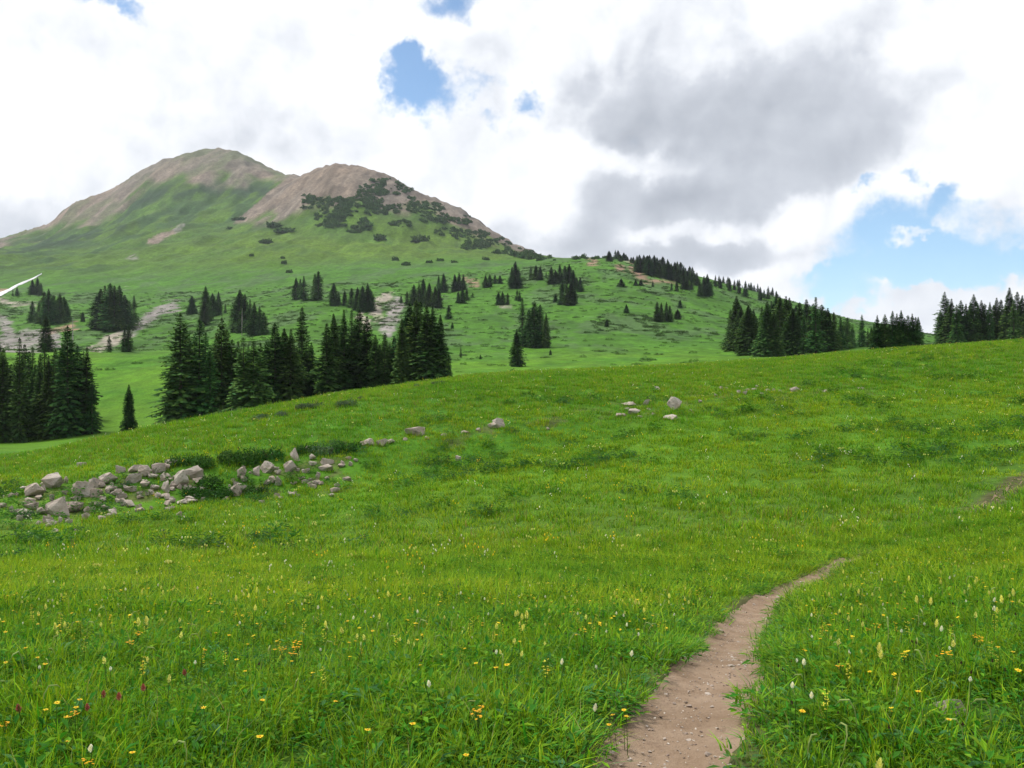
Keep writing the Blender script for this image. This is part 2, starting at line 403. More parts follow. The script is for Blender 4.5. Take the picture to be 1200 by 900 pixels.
    for pts, wd, c in [([(112,410),(135,396),(150,388)], 7, pale), ([(150,390),(165,381),(180,371)], 5.5, grey), ([(180,370),(203,358)], 6.5, grey),
                       ([(453,386),(459,370),(465,357)], 8, grey), ([(443,372),(440,357),(455,347)], 6, pale), ([(425,372),(432,385)], 6, pale),
                       ([(-20,412),(22,402),(60,398)], 14, grey), ([(-10,372),(6,378),(12,392)], 7, grey), ([(60,388),(85,382)], 3.5, red), ([(-5,350),(25,358),(40,357)], 3, pale), ([(-10,345),(22,326)], 4, red),
                       ([(545,328),(558,332)], 4.5, red), ([(735,300),(743,306)], 4, pale), ([(722,313),(731,316)], 3, red), ([(742,314),(750,324)], 4.5, red), ([(752,328),(800,330)], 2.5, red),
                       ([(692,305),(700,307)], 3, red), ([(140,333),(180,331)], 2.2, grey), ([(585,357),(597,358)], 1.6, pale)]:
        m = seg_mask(pw, vw, pts, wd * .9, 2.2) * okY * .95 * (1 - .5 * sstep(.15, .5, fbm(X / 7., Y / 16., 48, 4)))
        col = mixin(col, m, c * (1 + .25 * n4)[:, None])
    for pts, wd, c in [([(178,284),(190,277),(206,271)], 3, .5 * red + .5 * grey), ([(150,303),(158,301)], 1.5, grey), ([(206,270),(212,266)], 2.5, grey)]:
        m = seg_mask(pw, vw, pts, wd, 2.0) * (Y > 700) * .9
        col = mixin(col, m, c + 0 * col)
    # bare brown soil: rims of the trail, rock ledges
    td = trail_dist(X, Y)
    soil = (1 - sstep(.26, .62, td + .12 * n1))
    col = blend(col, soil * .8, (.10, .072, .045))
    led = (Y > 30) & (Y < 70)
    ledm = led * sstep(.05, .4, fbm(X / 1.6, Y / 1.6, 42, 3)) * np.maximum(
        seg_mask(px, v, [(-20,600),(60,590),(150,575),(240,570),(400,555)], 22, 12), seg_mask(px, v, [(530,515),(600,500),(730,480),(860,460),(1020,455)], 10, 6)) * .55
    col = blend(col, ledm, (.10, .072, .045))
    near_soil = (1 - sstep(25, 40, Y)) * .35
    col = blend(col, near_soil, (.055, .065, .020))
    # a pale dry strip along the crest
    dry = (Y > 60) * (Y < 140) * np.exp(-((v - np.interp(px, [600,850,1000,1200], [441,426,416,403])) / 4.5)**2) * sstep(640, 800, px)
    col = blend(col, dry * .45, (.135, .145, .045))
    col = np.clip(col, .005, .9)
    cx = X[quads].mean(1); cy = Y[quads].mean(1)
    crest = LAY[8][0](np.clip(cx / np.maximum(cy, 2) * F + 600, -400, 1600)) + 10
    pxq = cx / np.maximum(cy, 2) * F + 600
    mount = (cy > np.interp(pxq, [560, 640, 700], [560, 760, 5000])) & (cy > 0)
    zone = np.where(cy < crest, 0, np.where(mount, 2, 1))
    V = np.stack([X, Y, Z], 1)
    for zi, nm in ((0, 'meadow'), (1, 'hillside'), (2, 'mountain')):
        q = quads[zone == zi]
        used, inv = np.unique(q, return_inverse=True)
        q2 = inv.reshape(-1, 4)
        me = bpy.data.meshes.new(nm)
        me.vertices.add(len(used)); me.vertices.foreach_set('co', V[used].astype(np.float32).ravel())
        me.loops.add(len(q2) * 4); me.loops.foreach_set('vertex_index', q2.astype(np.int32).ravel())
        me.polygons.add(len(q2)); me.polygons.foreach_set('loop_start', (np.arange(len(q2)) * 4).astype(np.int32))
        me.polygons.foreach_set('use_smooth', [True] * len(q2))
        me.update(calc_edges=True); me.validate()
        set_col(me, 'cover', col[used])
        me.materials.append(MAT_LAND)
        tag(link(nm, me), kind='structure')
    # ground behind the viewer
    xs = X.reshape(nr, nc)[0]; zs = Z.reshape(nr, nc)[0]
    Vb = [(x, -10.0, z) for x, z in zip(xs, zs)] + [(x * 60, -3000.0, z - 6) for x, z in zip(xs, zs)]
    n = nc
    me = mesh_np('ground', Vb, [(i, n + i, n + i + 1, i + 1) for i in range(n - 1)], MAT_LAND)
    set_col(me, 'cover', np.tile((.05, .13, .012), (2 * n, 1)))
    tag(link('ground', me), kind='structure')

def patch_noise(T, P):
    """shared large colour patches of the meadow, in metres"""
    a = T.noise(P, .16, 4, .6); b = T.noise(P, .9, 4, .6)
    return a, b
def land_material():
    m, T, out = new_mat('land')
    at = T.n('ShaderNodeAttribute', attribute_name='cover')
    P = T.n('ShaderNodeNewGeometry').outputs['Position']
    a = T.noise(P, 3.0, 6, .65); b = T.noise(P, .35, 6, .65); c = T.noise(P, .05, 6, .6)
    fac = T.math('MULTIPLY', T.mapr(a, .3, .7, .72, 1.28, False), T.mapr(b, .3, .7, .80, 1.2, False))
    fac = T.math('MULTIPLY', fac, T.mapr(c, .3, .7, .88, 1.12, False))
    far = T.mapr(T.vmath('LENGTH', P, out=1), 90., 200., 0., 1.)
    st = T.noise(T.vmath('MULTIPLY', P, (1., .45, 1.)), .28, 7, .72); st2 = T.noise(T.vmath('MULTIPLY', P, (1., .4, 1.)), .055, 6, .7)
    fac = T.math('MULTIPLY', fac, T.math('ADD', T.math('SUBTRACT', 1.0, far), T.math('MULTIPLY', far, T.math('MULTIPLY', T.mapr(st, .33, .67, .68, 1.28, False), T.mapr(st2, .35, .65, .8, 1.2, False)))))
    col = T.vmath('SCALE', at.outputs['Color'], scale=fac)
    bs = T.n('ShaderNodeBsdfPrincipled'); T.put(bs.inputs['Base Color'], col); bs.inputs['Roughness'].default_value = .95
    bs.inputs['Specular IOR Level'].default_value = .1
    bp = T.n('ShaderNodeBump'); bp.inputs['Strength'].default_value = .6; bp.inputs['Distance'].default_value = .25
    T.put(bp.inputs['Height'], T.math('ADD', T.math('MULTIPLY', a, .3), T.math('MULTIPLY', b, 1.0)))
    bp2 = T.n('ShaderNodeBump'); bp2.inputs['Strength'].default_value = .5; bp2.inputs['Distance'].default_value = 3.0
    T.put(bp2.inputs['Height'], c); T.put(bp2.inputs['Normal'], bp.outputs[0])
    T.put(bs.inputs['Normal'], bp2.outputs[0])
    T.put(out.inputs[0], bs.outputs[0])
    return m
MAT_LAND = land_material()
build_land()

# ---- trail
def trail():
    m, T, out = new_mat('trail_dirt')
    P = T.n('ShaderNodeNewGeometry').outputs['Position']
    a = T.math('ADD', T.math('MULTIPLY', T.noise(P, 2.2, 6, .65), .55), T.math('MULTIPLY', T.noise(P, 7.0, 5, .65), .45)); b = T.noise(P, 60.0, 5, .7); c = T.noise(P, 14.0, 5, .6)
    col = T.mix(T.mapr(a, .38, .64), rgba((.212, .145, .094)), rgba((.30, .218, .152)))
    col = T.mix(T.math('MULTIPLY', T.mapr(b, .55, .75), .6), col, rgba((.34, .26, .20)))
    col = T.mix(T.math('MULTIPLY', T.mapr(c, .56, .7), .5), col, rgba((.13, .082, .055)))
    vo = T.n('ShaderNodeTexVoronoi'); T.put(vo.inputs['Vector'], P); vo.inputs['Scale'].default_value = 38
    bs = T.n('ShaderNodeBsdfPrincipled'); T.put(bs.inputs['Base Color'], col); bs.inputs['Roughness'].default_value = .95; bs.inputs['Specular IOR Level'].default_value = .15
    bp = T.n('ShaderNodeBump'); bp.inputs['Strength'].default_value = .7; bp.inputs['Distance'].default_value = .02
    T.put(bp.inputs['Height'], T.math('ADD', T.math('ADD', b, c), T.mapr(vo.outputs['Distance'], 0, .3, .4, 0)))
    T.put(bs.inputs['Normal'], bp.outputs[0]); T.put(out.inputs[0], bs.outputs[0])
    P2 = catmull(TRAIL, 6)
    # resample by distance
    d = np.concatenate([[0], np.cumsum(np.hypot(*np.diff(P2, axis=0).T))])
    n = int(d[-1] / .05)
    n = min(n, 1800)
    u = np.linspace(0, 1, n)**1.4 * d[-1]
    cx = np.interp(u, d, P2[:, 0]); cy = np.interp(u, d, P2[:, 1])
    tx = np.gradient(cx); ty = np.gradient(cy); L = np.hypot(tx, ty); nx, ny = ty / L, -tx / L
    W = 22; VV = []
    off = np.linspace(-1, 1, W)
    nar = 1 - .55 * sstep(10, 25, cy)
    wl = .335 * nar + .05 * nar * fbm(u / .4, u * 0 + 3.3, 51, 3); wr = .335 * nar + .05 * nar * fbm(u / .4, u * 0 + 9.3, 52, 3)
    for j, o in enumerate(off):
        hw = np.where(o < 0, wl, wr)
        x = cx + nx * o * hw; y = cy + ny * o * hw
        z = base_height(x, y) - .062 * (1 - abs(o)**2.2) + .006 * fbm(x / .12, y / .12, 53, 3) - .012 * abs(o)**6
        VV.append(np.stack([x, y, z], 1))
    VV = np.stack(VV, 1).reshape(-1, 3)
    idx = np.arange(n * W).reshape(n, W)
    q = np.stack([idx[:-1, :-1], idx[:-1, 1:], idx[1:, 1:], idx[1:, :-1]], -1).reshape(-1, 4)
    tag(link('dirt_trail', mesh_np('dirt_trail', VV, q, m, True)), kind='structure')
trail()

# ---- snow strip on the far slope
def snow():
    m, T, out = new_mat('snow')
    bs = T.n('ShaderNodeBsdfPrincipled'); bs.inputs['Base Color'].default_value = (.60, .60, .62, 1); bs.inputs['Roughness'].default_value = .7
    T.put(out.inputs[0], bs.outputs[0])
    pts = [(-40,364,6.5),(-10,350,6),(5,342.5,4.6),(18,336,3.4),(32,329.5,2.2),(49,321.5,.8)]
    V = []; n = 40
    for t in np.linspace(0, 1, n):
        px = -40 + 89 * t
        v = np.interp(px, [p[0] for p in pts], [p[1] for p in pts]) + .4 * math.sin(px * .21)
        w = np.interp(px, [p[0] for p in pts], [p[2] for p in pts]) * (.85 + .12 * math.sin(px * .5) + .1 * math.sin(px * 1.7))
        for k in (-.5, -.17, .17, .5):
            x, y = ground_at(px, v + w * k, ymin=300)
            V.append((x, y, hz(x, y) + (.9 if abs(k) < .3 else .15)))
    q = [(i * 4 + k, i * 4 + k + 1, i * 4 + 4 + k + 1, i * 4 + 4 + k) for i in range(n - 1) for k in range(3)]
    o = link('snow', mesh_np('snow', V, q, m, True)); tag(o, kind='structure')
snow()
# ---------------------------------------------------------------- foliage materials
def leaf_mat(name, trans=.35, rnd=.35, rough=.6, patches=None, spec=.2):
    """colour comes from the plant's own 'tint' attribute, varied from plant to plant"""
    m, T, out = new_mat(name)
    at = T.n('ShaderNodeAttribute', attribute_name='tint')
    oi = T.n('ShaderNodeObjectInfo')
    hs = T.n('ShaderNodeHueSaturation')
    r = oi.outputs['Random']
    T.put(hs.inputs['Hue'], T.mapr(r, 0, 1, .5 - .03 * rnd * 2, .5 + .02 * rnd * 2, False))
    r2 = T.math('FRACT', T.math('MULTIPLY', r, 17.31))
    T.put(hs.inputs['Value'], T.mapr(r2, 0, 1, 1 - rnd, 1 + rnd, False))
    T.put(hs.inputs['Color'], at.outputs['Color'])
    col = hs.outputs[0]
    if patches:
        P = T.n('ShaderNodeNewGeometry').outputs['Position']
        a = T.noise(P, .11, 3, .55); b = T.noise(P, .6, 4, .6)
        col = T.mix(T.mapr(a, .42, .64, 0, .75), col, rgba(patches[0]), 'MULTIPLY')
        col = T.mix(T.mapr(b, .45, .68, 0, .8), col, rgba(patches[1]), 'MULTIPLY')
    d = T.n('ShaderNodeBsdfPrincipled'); T.put(d.inputs['Base Color'], col); d.inputs['Roughness'].default_value = rough
    d.inputs['Specular IOR Level'].default_value = spec
    if trans > 0:
        t = T.n('ShaderNodeBsdfTranslucent'); T.put(t.inputs['Color'], T.mix(1.0, col, rgba((1.25, 1.25, .6)), 'MULTIPLY'))
        mx = T.n('ShaderNodeMixShader'); mx.inputs[0].default_value = trans
        T.put(mx.inputs[1], d.outputs[0]); T.put(mx.inputs[2], t.outputs[0]); T.put(out.inputs[0], mx.outputs[0])
    else:
        T.put(out.inputs[0], d.outputs[0])
    return m
MAT_GRASS = leaf_mat('grass_blades', .35, .22, .5, ((.62, .86, 1.0), (1.28, 1.14, .9)), .06)
MAT_HERB = leaf_mat('herb_leaves', .3, .25, .6, None, .08)
MAT_NEEDLE = leaf_mat('spruce_needles', .06, .42, .8, None, .02)
MAT_SHRUB = leaf_mat('shrub_leaves', .15, .25, .7, None, .06)
MAT_PETAL = leaf_mat('flower_parts', .25, .12, .6, None, .2)
def bark_mat(name, c1, c2, sc=6):
    m, T, out = new_mat(name)
    P = T.n('ShaderNodeTexCoord').outputs['Object']
    a = T.noise(T.vmath('MULTIPLY', P, (1, 1, .15)), sc, 5, .65)
    bs = T.n('ShaderNodeBsdfPrincipled'); T.put(bs.inputs['Base Color'], T.mix(T.mapr(a, .3, .7), rgba(c1), rgba(c2))); bs.inputs['Roughness'].default_value = .9
    bp = T.n('ShaderNodeBump'); bp.inputs['Strength'].default_value = .6; bp.inputs['Distance'].default_value = .03
    T.put(bp.inputs['Height'], a); T.put(bs.inputs['Normal'], bp.outputs[0]); T.put(out.inputs[0], bs.outputs[0])
    return m
MAT_BARK = bark_mat('bark', (.045, .034, .026), (.11, .085, .065))
MAT_DEAD = bark_mat('dead_wood', (.22, .20, .185), (.42, .39, .36))

class Geo:
    def __init__(s): s.V = []; s.F = []; s.C = []; s.M = []
    def face(s, pts, col, mat=0):
        n = len(s.V); s.V += [tuple(p) for p in pts]; s.C += [col] * len(pts) if not isinstance(col, list) else col
        s.F.append(tuple(range(n, n + len(pts)))); s.M.append(mat)
    def tube(s, pts, rad, col, k=5, mat=0, cap=True):
        n0 = len(s.V); pts = [Vector(p) for p in pts]
        for i, p in enumerate(pts):
            d = (pts[min(i + 1, len(pts) - 1)] - pts[max(i - 1, 0)]).normalized()
            u = d.orthogonal().normalized() if abs(d.z) < .99 else Vector((1, 0, 0)); u = (u - d * u.dot(d)).normalized(); w = d.cross(u)
            for j in range(k):
                a = 2 * math.pi * j / k
                s.V.append(tuple(p + (u * math.cos(a) + w * math.sin(a)) * rad[i])); s.C.append(col)
        for i in range(len(pts) - 1):
            for j in range(k):
                a = n0 + i * k + j; b = n0 + i * k + (j + 1) % k
                s.F.append((a, b, b + k, a + k)); s.M.append(mat)
        if cap: s.F.append(tuple(n0 + (len(pts) - 1) * k + j for j in range(k))); s.M.append(mat)
    def mesh(s, name, mats):
        me = mesh_np(name, s.V, s.F, mats)
        set_col(me, 'tint', s.C)
        if any(s.M): me.polygons.foreach_set('material_index', s.M)
        return me
R = random.random
def U(a, b): return a + (b - a) * random.random()
def vary(c, k=.2):
    f = 1 + (R() - .5) * 2 * k; g = 1 + (R() - .5) * k
    return (c[0] * f * g, c[1] * f, c[2] * f / g)

# ---------------------------------------------------------------- grass, herbs, flowers as ground cover
def blade(g, x, y, h, w, lean, yaw, col, tipcol, segs=3, curve=1.0):
    dx, dy = math.cos(yaw), math.sin(yaw); sx, sy = -dy, dx
    pts = []
    for i in range(segs + 1):
        t = i / segs
        o = lean * t**(1 + curve); z = h * (t - .25 * lean / max(h, .01) * t * t)
        pts.append((x + dx * o, y + dy * o, z, w * (1 - t)**.7))
    n0 = len(g.V)
    for i, (px, py, pz, pw) in enumerate(pts):
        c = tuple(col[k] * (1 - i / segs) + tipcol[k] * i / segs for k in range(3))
        if i < segs:
            g.V += [(px - sx * pw / 2, py - sy * pw / 2, pz), (px + sx * pw / 2, py + sy * pw / 2, pz)]; g.C += [c, c]
        else:
            g.V.append((px, py, pz)); g.C.append(c)
    for i in range(segs - 1):
        a = n0 + 2 * i; g.F.append((a, a + 1, a + 3, a + 2)); g.M.append(0)
    a = n0 + 2 * (segs - 1); g.F.append((a, a + 1, a + 2)); g.M.append(0)
GREEN = (.112, .240, .010); DEEP = (.054, .165, .010); LIME = (.205, .300, .014); STRAW = (.30, .27, .09); BLUEG = (.075, .165, .060)
def tuft(nb, rad, h, w, lean, cols, straw=.04):
    g = Geo()
    for _ in range(nb):
        a = U(0, 6.283); r = rad * math.sqrt(R())
        c = vary(random.choice(cols), .25); hh = h * U(.45, 1.1)
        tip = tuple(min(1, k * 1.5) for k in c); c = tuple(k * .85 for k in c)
        if R() < straw: c = vary(STRAW, .2); tip = c; hh *= 1.2
        blade(g, r * math.cos(a), r * math.sin(a), hh, w * U(.6, 1.3), lean * U(.2, 1.2), a + U(-1.2, 1.2), c, tip)
    return g
def herb(nl, h, r, lw, ll, cols):
    """leafy low plant: stalks with oval leaves"""
    g = Geo()
    for _ in range(nl):
        a = U(0, 6.283); q = r * math.sqrt(R()); z = h * U(.15, 1) * (1 - .5 * (q / r)**2)
        c = vary(random.choice(cols), .28)
        d = Vector((math.cos(a + U(-.7, .7)), math.sin(a + U(-.7, .7)), U(-.2, .8))).normalized()
        s = d.cross(Vector((0, 0, 1))).normalized(); p = Vector((q * math.cos(a), q * math.sin(a), z)); L = ll * U(.6, 1.2); wd = lw * U(.6, 1.2)
        dn = Vector((0, 0, -L * .25))
        g.face([p, p + d * L * .5 + s * wd / 2, p + d * L + dn, p + d * L * .5 - s * wd / 2], c)
    return g
def scatter_object(name, meshes, X, Y, scl, pick, label, cat, kind='stuff', zoff=None, tilt=.15, sz=None, dip=True):
    n = len(X); Z = height(X, Y, dip)
    if zoff is not None: Z = Z + zoff
    me = bpy.data.meshes.new(name); me.vertices.add(n)
    me.vertices.foreach_set('co', np.stack([X, Y, Z], 1).astype(np.float32).ravel())
    a = me.attributes.new('rot', 'FLOAT_VECTOR', 'POINT')
    rot = np.stack([rng.normal(0, tilt, n), rng.normal(0, tilt, n), rng.uniform(0, 6.283, n)], 1)
    a.data.foreach_set('vector', rot.astype(np.float32).ravel())
    a = me.attributes.new('scl', 'FLOAT_VECTOR', 'POINT')
    szv = scl if sz is None else sz
    a.data.foreach_set('vector', np.stack([scl, scl, szv], 1).astype(np.float32).ravel())
    a = me.attributes.new('pick', 'INT', 'POINT'); a.data.foreach_set('value', np.asarray(pick, np.int32))
    o = link(name, me)
    tag(o, label, cat, None, kind)
    tr = bpy.data.node_groups.new(name + '_scatter', 'GeometryNodeTree')
    tr.interface.new_socket('Geometry', in_out='INPUT', socket_type='NodeSocketGeometry')
    tr.interface.new_socket('Geometry', in_out='OUTPUT', socket_type='NodeSocketGeometry')
    N = tr.nodes; Lk = tr.links
    gi = N.new('NodeGroupInput'); go = N.new('NodeGroupOutput')
    ip = N.new('GeometryNodeInstanceOnPoints'); jn = N.new('GeometryNodeJoinGeometry')
    for k, ms in enumerate(meshes):
        src = bpy.data.objects.new(name + '_plant', ms); src.use_fake_user = True
        oi = N.new('GeometryNodeObjectInfo'); oi.inputs['Object'].default_value = src; oi.inputs['As Instance'].default_value = False
        gti = N.new('GeometryNodeGeometryToInstance')
        Lk.new(oi.outputs['Geometry'], gti.inputs[0]); Lk.new(gti.outputs[0], jn.inputs[0])
    def attr(nm, dt):
        q = N.new('GeometryNodeInputNamedAttribute'); q.data_type = dt; q.inputs['Name'].default_value = nm; return q.outputs['Attribute']
    Lk.new(gi.outputs[0], ip.inputs['Points']); Lk.new(jn.outputs[0], ip.inputs['Instance'])
    ip.inputs['Pick Instance'].default_value = True
    Lk.new(attr('pick', 'INT'), ip.inputs['Instance Index'])
    e2r = N.new('FunctionNodeEulerToRotation'); Lk.new(attr('rot', 'FLOAT_VECTOR'), e2r.inputs[0]); Lk.new(e2r.outputs[0], ip.inputs['Rotation'])
    Lk.new(attr('scl', 'FLOAT_VECTOR'), ip.inputs['Scale'])
    Lk.new(ip.outputs[0], go.inputs[0])
    md = o.modifiers.new('scatter', 'NODES'); md.node_group = tr
    return o
def wedge(n, y0, y1, p0=-170, p1=1370, pw=1.0, side=.8):
    """random ground points between two depths, even per square metre when pw = 1"""
    y = (y0**(pw + 1) + rng.uniform(0, 1, n) * (y1**(pw + 1) - y0**(pw + 1)))**(1 / (pw + 1))
    px = rng.uniform(p0, p1, n)
    return (px - 600) / F * (y + side), y
def keep(X, Y, m): return X[m], Y[m]
def crest_y(X, Y):
    return LAY[8][0](np.clip(X / np.maximum(Y, 2) * F + 600, -400, 1600))

def build_grass():
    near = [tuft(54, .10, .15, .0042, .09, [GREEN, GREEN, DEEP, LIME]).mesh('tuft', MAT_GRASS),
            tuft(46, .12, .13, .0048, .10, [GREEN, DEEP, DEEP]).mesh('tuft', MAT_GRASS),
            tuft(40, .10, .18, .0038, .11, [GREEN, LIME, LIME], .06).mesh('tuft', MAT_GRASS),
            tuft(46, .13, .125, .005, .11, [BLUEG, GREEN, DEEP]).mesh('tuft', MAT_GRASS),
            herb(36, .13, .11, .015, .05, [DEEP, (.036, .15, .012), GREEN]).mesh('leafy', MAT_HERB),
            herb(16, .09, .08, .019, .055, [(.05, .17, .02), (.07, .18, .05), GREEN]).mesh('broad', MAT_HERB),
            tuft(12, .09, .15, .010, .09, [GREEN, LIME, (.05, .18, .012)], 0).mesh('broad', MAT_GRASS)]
    pr = [.26, .20, .24, .14, .06, .03, .07]
    def go(nm, n, y0, y1, meshes, pr, s0, s1, lab, hfac=1.0, zs=.0, excl=.30, fin=None, fout=None):
        X, Y = wedge(n, y0, y1, side=4.5)
        if fin or fout:
            q = np.ones(len(X))
            if fin: q *= sstep(fin[0], fin[1], Y)
            if fout: q *= 1 - sstep(fout[0], fout[1], Y)
            k = rng.uniform(0, 1, len(X)) < q
            X, Y = X[k], Y[k]
        td = trail_dist(X, Y)
        hid = sstep(18.5, 20.5, Y) * (1 - sstep(23.5, 26, Y)) * .9
        m = (td > excl * (1 - .5 * sstep(10, 19, Y)) * (1 - hid) + .07 * perlin(X * 3, Y * 3, 61)) & (Y < crest_y(X, Y) + 14)
        X, Y, td = X[m], Y[m], td[m]
        clump = fbm(X / 1.1, Y / 1.1, 62, 3) + .5 * fbm(X / .45, Y / .45, 66, 2)
        m = rng.uniform(0, 1, len(X)) < (.78 + .5 * clump).clip(.45, 1)
        X, Y, td, clump = X[m], Y[m], td[m], clump[m]
        sc = rng.uniform(s0, s1, len(X)) * (1 + .35 * clump).clip(.5, 1.6)
        edge = sstep(.25, .75, td)
        hs = sc * hfac * np.maximum(.45 + .55 * sstep(.25, .8 + .02 * Y.clip(0, 40), td), sstep(18.5, 20.5, Y) * (1 - sstep(23.5, 26, Y))) * (1 + .22 * fbm(X / 2.5, Y / 2.5, 63, 3))
        pk = rng.choice(len(meshes), len(X), p=pr)
        px, v = proj(X, Y, base_height(X, Y))
        rub = np.maximum(seg_mask(px, v, [(-60,606),(60,592),(150,578),(240,568)], 22, 9), .75 * seg_mask(px, v, [(240,566),(420,550)], 15, 7)) * (Y > 26) * (Y < 60)
        m = rng.uniform(0, 1, len(X)) > .93 * rub
        X, Y, sc, hs, pk = X[m], Y[m], sc[m], hs[m], pk[m]
        # lusher kinds down in the hollow, yellower ones on the upper meadow and close by
        px, v = proj(X, Y, base_height(X, Y))
        lip = np.interp(px, [-100, 0, 200, 400, 600, 800, 1000, 1200], [545, 556, 535, 515, 488, 470, 455, 450])
        up = sstep(-6, 10, lip - v + 8 * fbm(X / 9., Y / 9., 67, 3))
        hollow = sstep(12, 40, v - lip) * (1 - sstep(90, 150, v - lip)) * sstep(16, 22, Y)
        q = rng.uniform(0, 1, len(X))
        pk = np.where(q < .62 * up, 2, np.where(q > 1 - .7 * hollow, 1, pk))
        return scatter_object(nm, meshes, X, Y, sc, pk, lab, 'grass', sz=hs)
    go('meadow_grass', 62000, 1.2, 11, near, pr, .75, 1.25, 'knee-high green grass and leafy herbs of the near meadow on both sides of the trail', fout=(7, 11))
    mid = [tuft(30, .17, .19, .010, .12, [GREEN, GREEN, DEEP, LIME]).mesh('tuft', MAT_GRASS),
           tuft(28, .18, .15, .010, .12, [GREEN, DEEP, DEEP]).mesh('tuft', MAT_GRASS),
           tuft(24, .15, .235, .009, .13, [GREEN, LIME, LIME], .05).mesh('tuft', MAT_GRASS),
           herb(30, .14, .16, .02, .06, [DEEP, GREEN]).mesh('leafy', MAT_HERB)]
    go('meadow_grass', 66000, 7, 24, mid, [.38, .34, .22, .06], .8, 1.3, 'green grass on the gentle slope beyond the near meadow', excl=.38, fin=(7, 10), fout=(18, 24))
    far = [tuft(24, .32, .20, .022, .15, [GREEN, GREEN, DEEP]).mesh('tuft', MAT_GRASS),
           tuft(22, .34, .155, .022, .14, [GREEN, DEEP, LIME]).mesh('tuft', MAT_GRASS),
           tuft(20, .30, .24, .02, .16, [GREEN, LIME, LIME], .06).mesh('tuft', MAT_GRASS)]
    go('meadow_grass', 128000, 17, 110, far, [.4, .33, .27], .75, 1.35, 'short green grass of the far meadow up to its crest', 1.0, excl=.42, fin=(17, 23))
    # leafy clumps, darker and lush, in the hollow and along the ledges
    hb = [herb(70, .42, .34, .07, .15, [(.028, .105, .012), (.036, .12, .013), (.045, .145, .016)]).mesh('clump', MAT_HERB),
          herb(70, .36, .36, .06, .14, [(.026, .095, .026), (.034, .11, .03)]).mesh('clump', MAT_HERB),
          herb(60, .5, .30, .08, .18, [(.045, .16, .012), (.06, .18, .014)]).mesh('clump', MAT_HERB)]
    X, Y = wedge(13000, 17, 92)
    px, v = proj(X, Y, base_height(X, Y))
    dens = fbm(X / 5.5, Y / 5.5, 64, 3)
    along = np.maximum(seg_mask(px, v, [(-50,625),(150,615),(420,575),(560,545),(760,535),(900,520),(1200,490)], 45, 35),
                       .6 * seg_mask(px, v, [(600,500),(900,480),(1200,440)], 34, 20))
    ledge = seg_mask(px, v, [(-20,600),(60,590),(150,575),(240,565),(420,545)], 22, 12)
    m = rng.uniform(0, 1, len(X)) < np.clip(along * sstep(.05, .5, dens) * .8 + ledge * .5, 0, 1)
    m &= (trail_dist(X, Y) > 1.2)
    X, Y = X[m], Y[m]
    scatter_object('herb_clumps', hb, X, Y, rng.uniform(.55, 1.25, len(X)), rng.integers(0, 3, len(X)), 'dark green leafy clumps spread through the meadow hollow', 'undergrowth', tilt=.1)
    # low willow and sage on the hillside
    sb = []
    for cols in ([(.066, .135, .032), (.074, .145, .042)], [(.052, .130, .017), (.060, .14, .02)], [(.085, .150, .055), (.076, .138, .048)]):
        g = herb(90, .75, 1.0, .28, .42, cols); sb.append(g.mesh('low_bush', MAT_SHRUB))
    X, Y = wedge(90000, 130, 640, -120, 1250)
    px, v = proj(X, Y, base_height(X, Y))
    d1 = fbm(X / 30.0, Y / 55.0, 31, 5); d2 = fbm(X / 9., Y / 9., 65, 3)
    zone = sstep(200, 300, Y) + .12
    lim = np.interp(px, [-100, 200, 420, 560, 700, 1200], [344, 343, 330, 318, 290, 290])
    m = (rng.uniform(0, 1, len(X)) < .75 * (.18 + sstep(-.02, .45, d1)) * sstep(-.1, .4, d2) * zone) & (v > lim)
    X, Y = X[m], Y[m]
    scatter_object('hillside_scrub', sb, X, Y, rng.uniform(.35, 1.15, len(X)), rng.integers(0, 3, len(X)), 'low grey-green willow and sage scrub on the hillside', 'scrub', sz=rng.uniform(.35, .8, len(X)), tilt=.05)
build_grass()

# ---------------------------------------------------------------- flowers
YEL = (.85, .62, .02); ORG = (.82, .42, .012); CREAM = (.72, .72, .22); WHITE = (.80, .80, .74); RED = (.30, .09, .07); STEM = (.07, .15, .02); BROWN = (.055, .022, .018)
def f_stem(h, r=.0022, lean=.02):
    g = Geo(); g.tube([(0, 0, 0), (lean * .3, 0, h * .5), (lean, 0, h)], [r * 1.2, r, r * .8], STEM, 4); return g
def f_daisy(h, r, col, lean=.02, simple=False):
    g = Geo(); n = 11 if not simple else 7
    for k in range(n):
        a = 6.283 * k / n; d = Vector((math.cos(a), math.sin(a), U(-.05, .22))); s = Vector((-d.y, d.x, 0)); p = Vector((lean, 0, h))
        w = r * .36; c = vary(col, .12)
        g.face([p + d * r * .2 - s * w * .3, p + d * r * .65 - s * w * .5, p + d * r, p + d * r * .65 + s * w * .5, p + d * r * .2 + s * w * .3], c)
    g.tube([(lean, 0, h - r * .25), (lean, 0, h + r * .02), (lean, 0, h + r * .18)], [r * .16, r * .36, r * .24], vary((.55, .26, .01), .1), 7)
    return g
def f_umbel(h, r, col, n=9):
    g = Geo()
    for k in range(n):
        a = U(0, 6.283); q = r * math.sqrt(R()); p = Vector((q * math.cos(a), q * math.sin(a), h + U(-.012, .012)))
        rr = U(.007, .011)
        for j in range(5):
            b = 6.283 * j / 5; d = Vector((math.cos(b), math.sin(b), .25)); s = Vector((-d.y, d.x, 0))
            g.face([p, p + d * rr * .6 + s * rr * .35, p + d * rr, p + d * rr * .6 - s * rr * .35], vary(col, .15))
        g.tube([(0, 0, h * .75), tuple(p)], [.001, .001], STEM, 3)
    return g
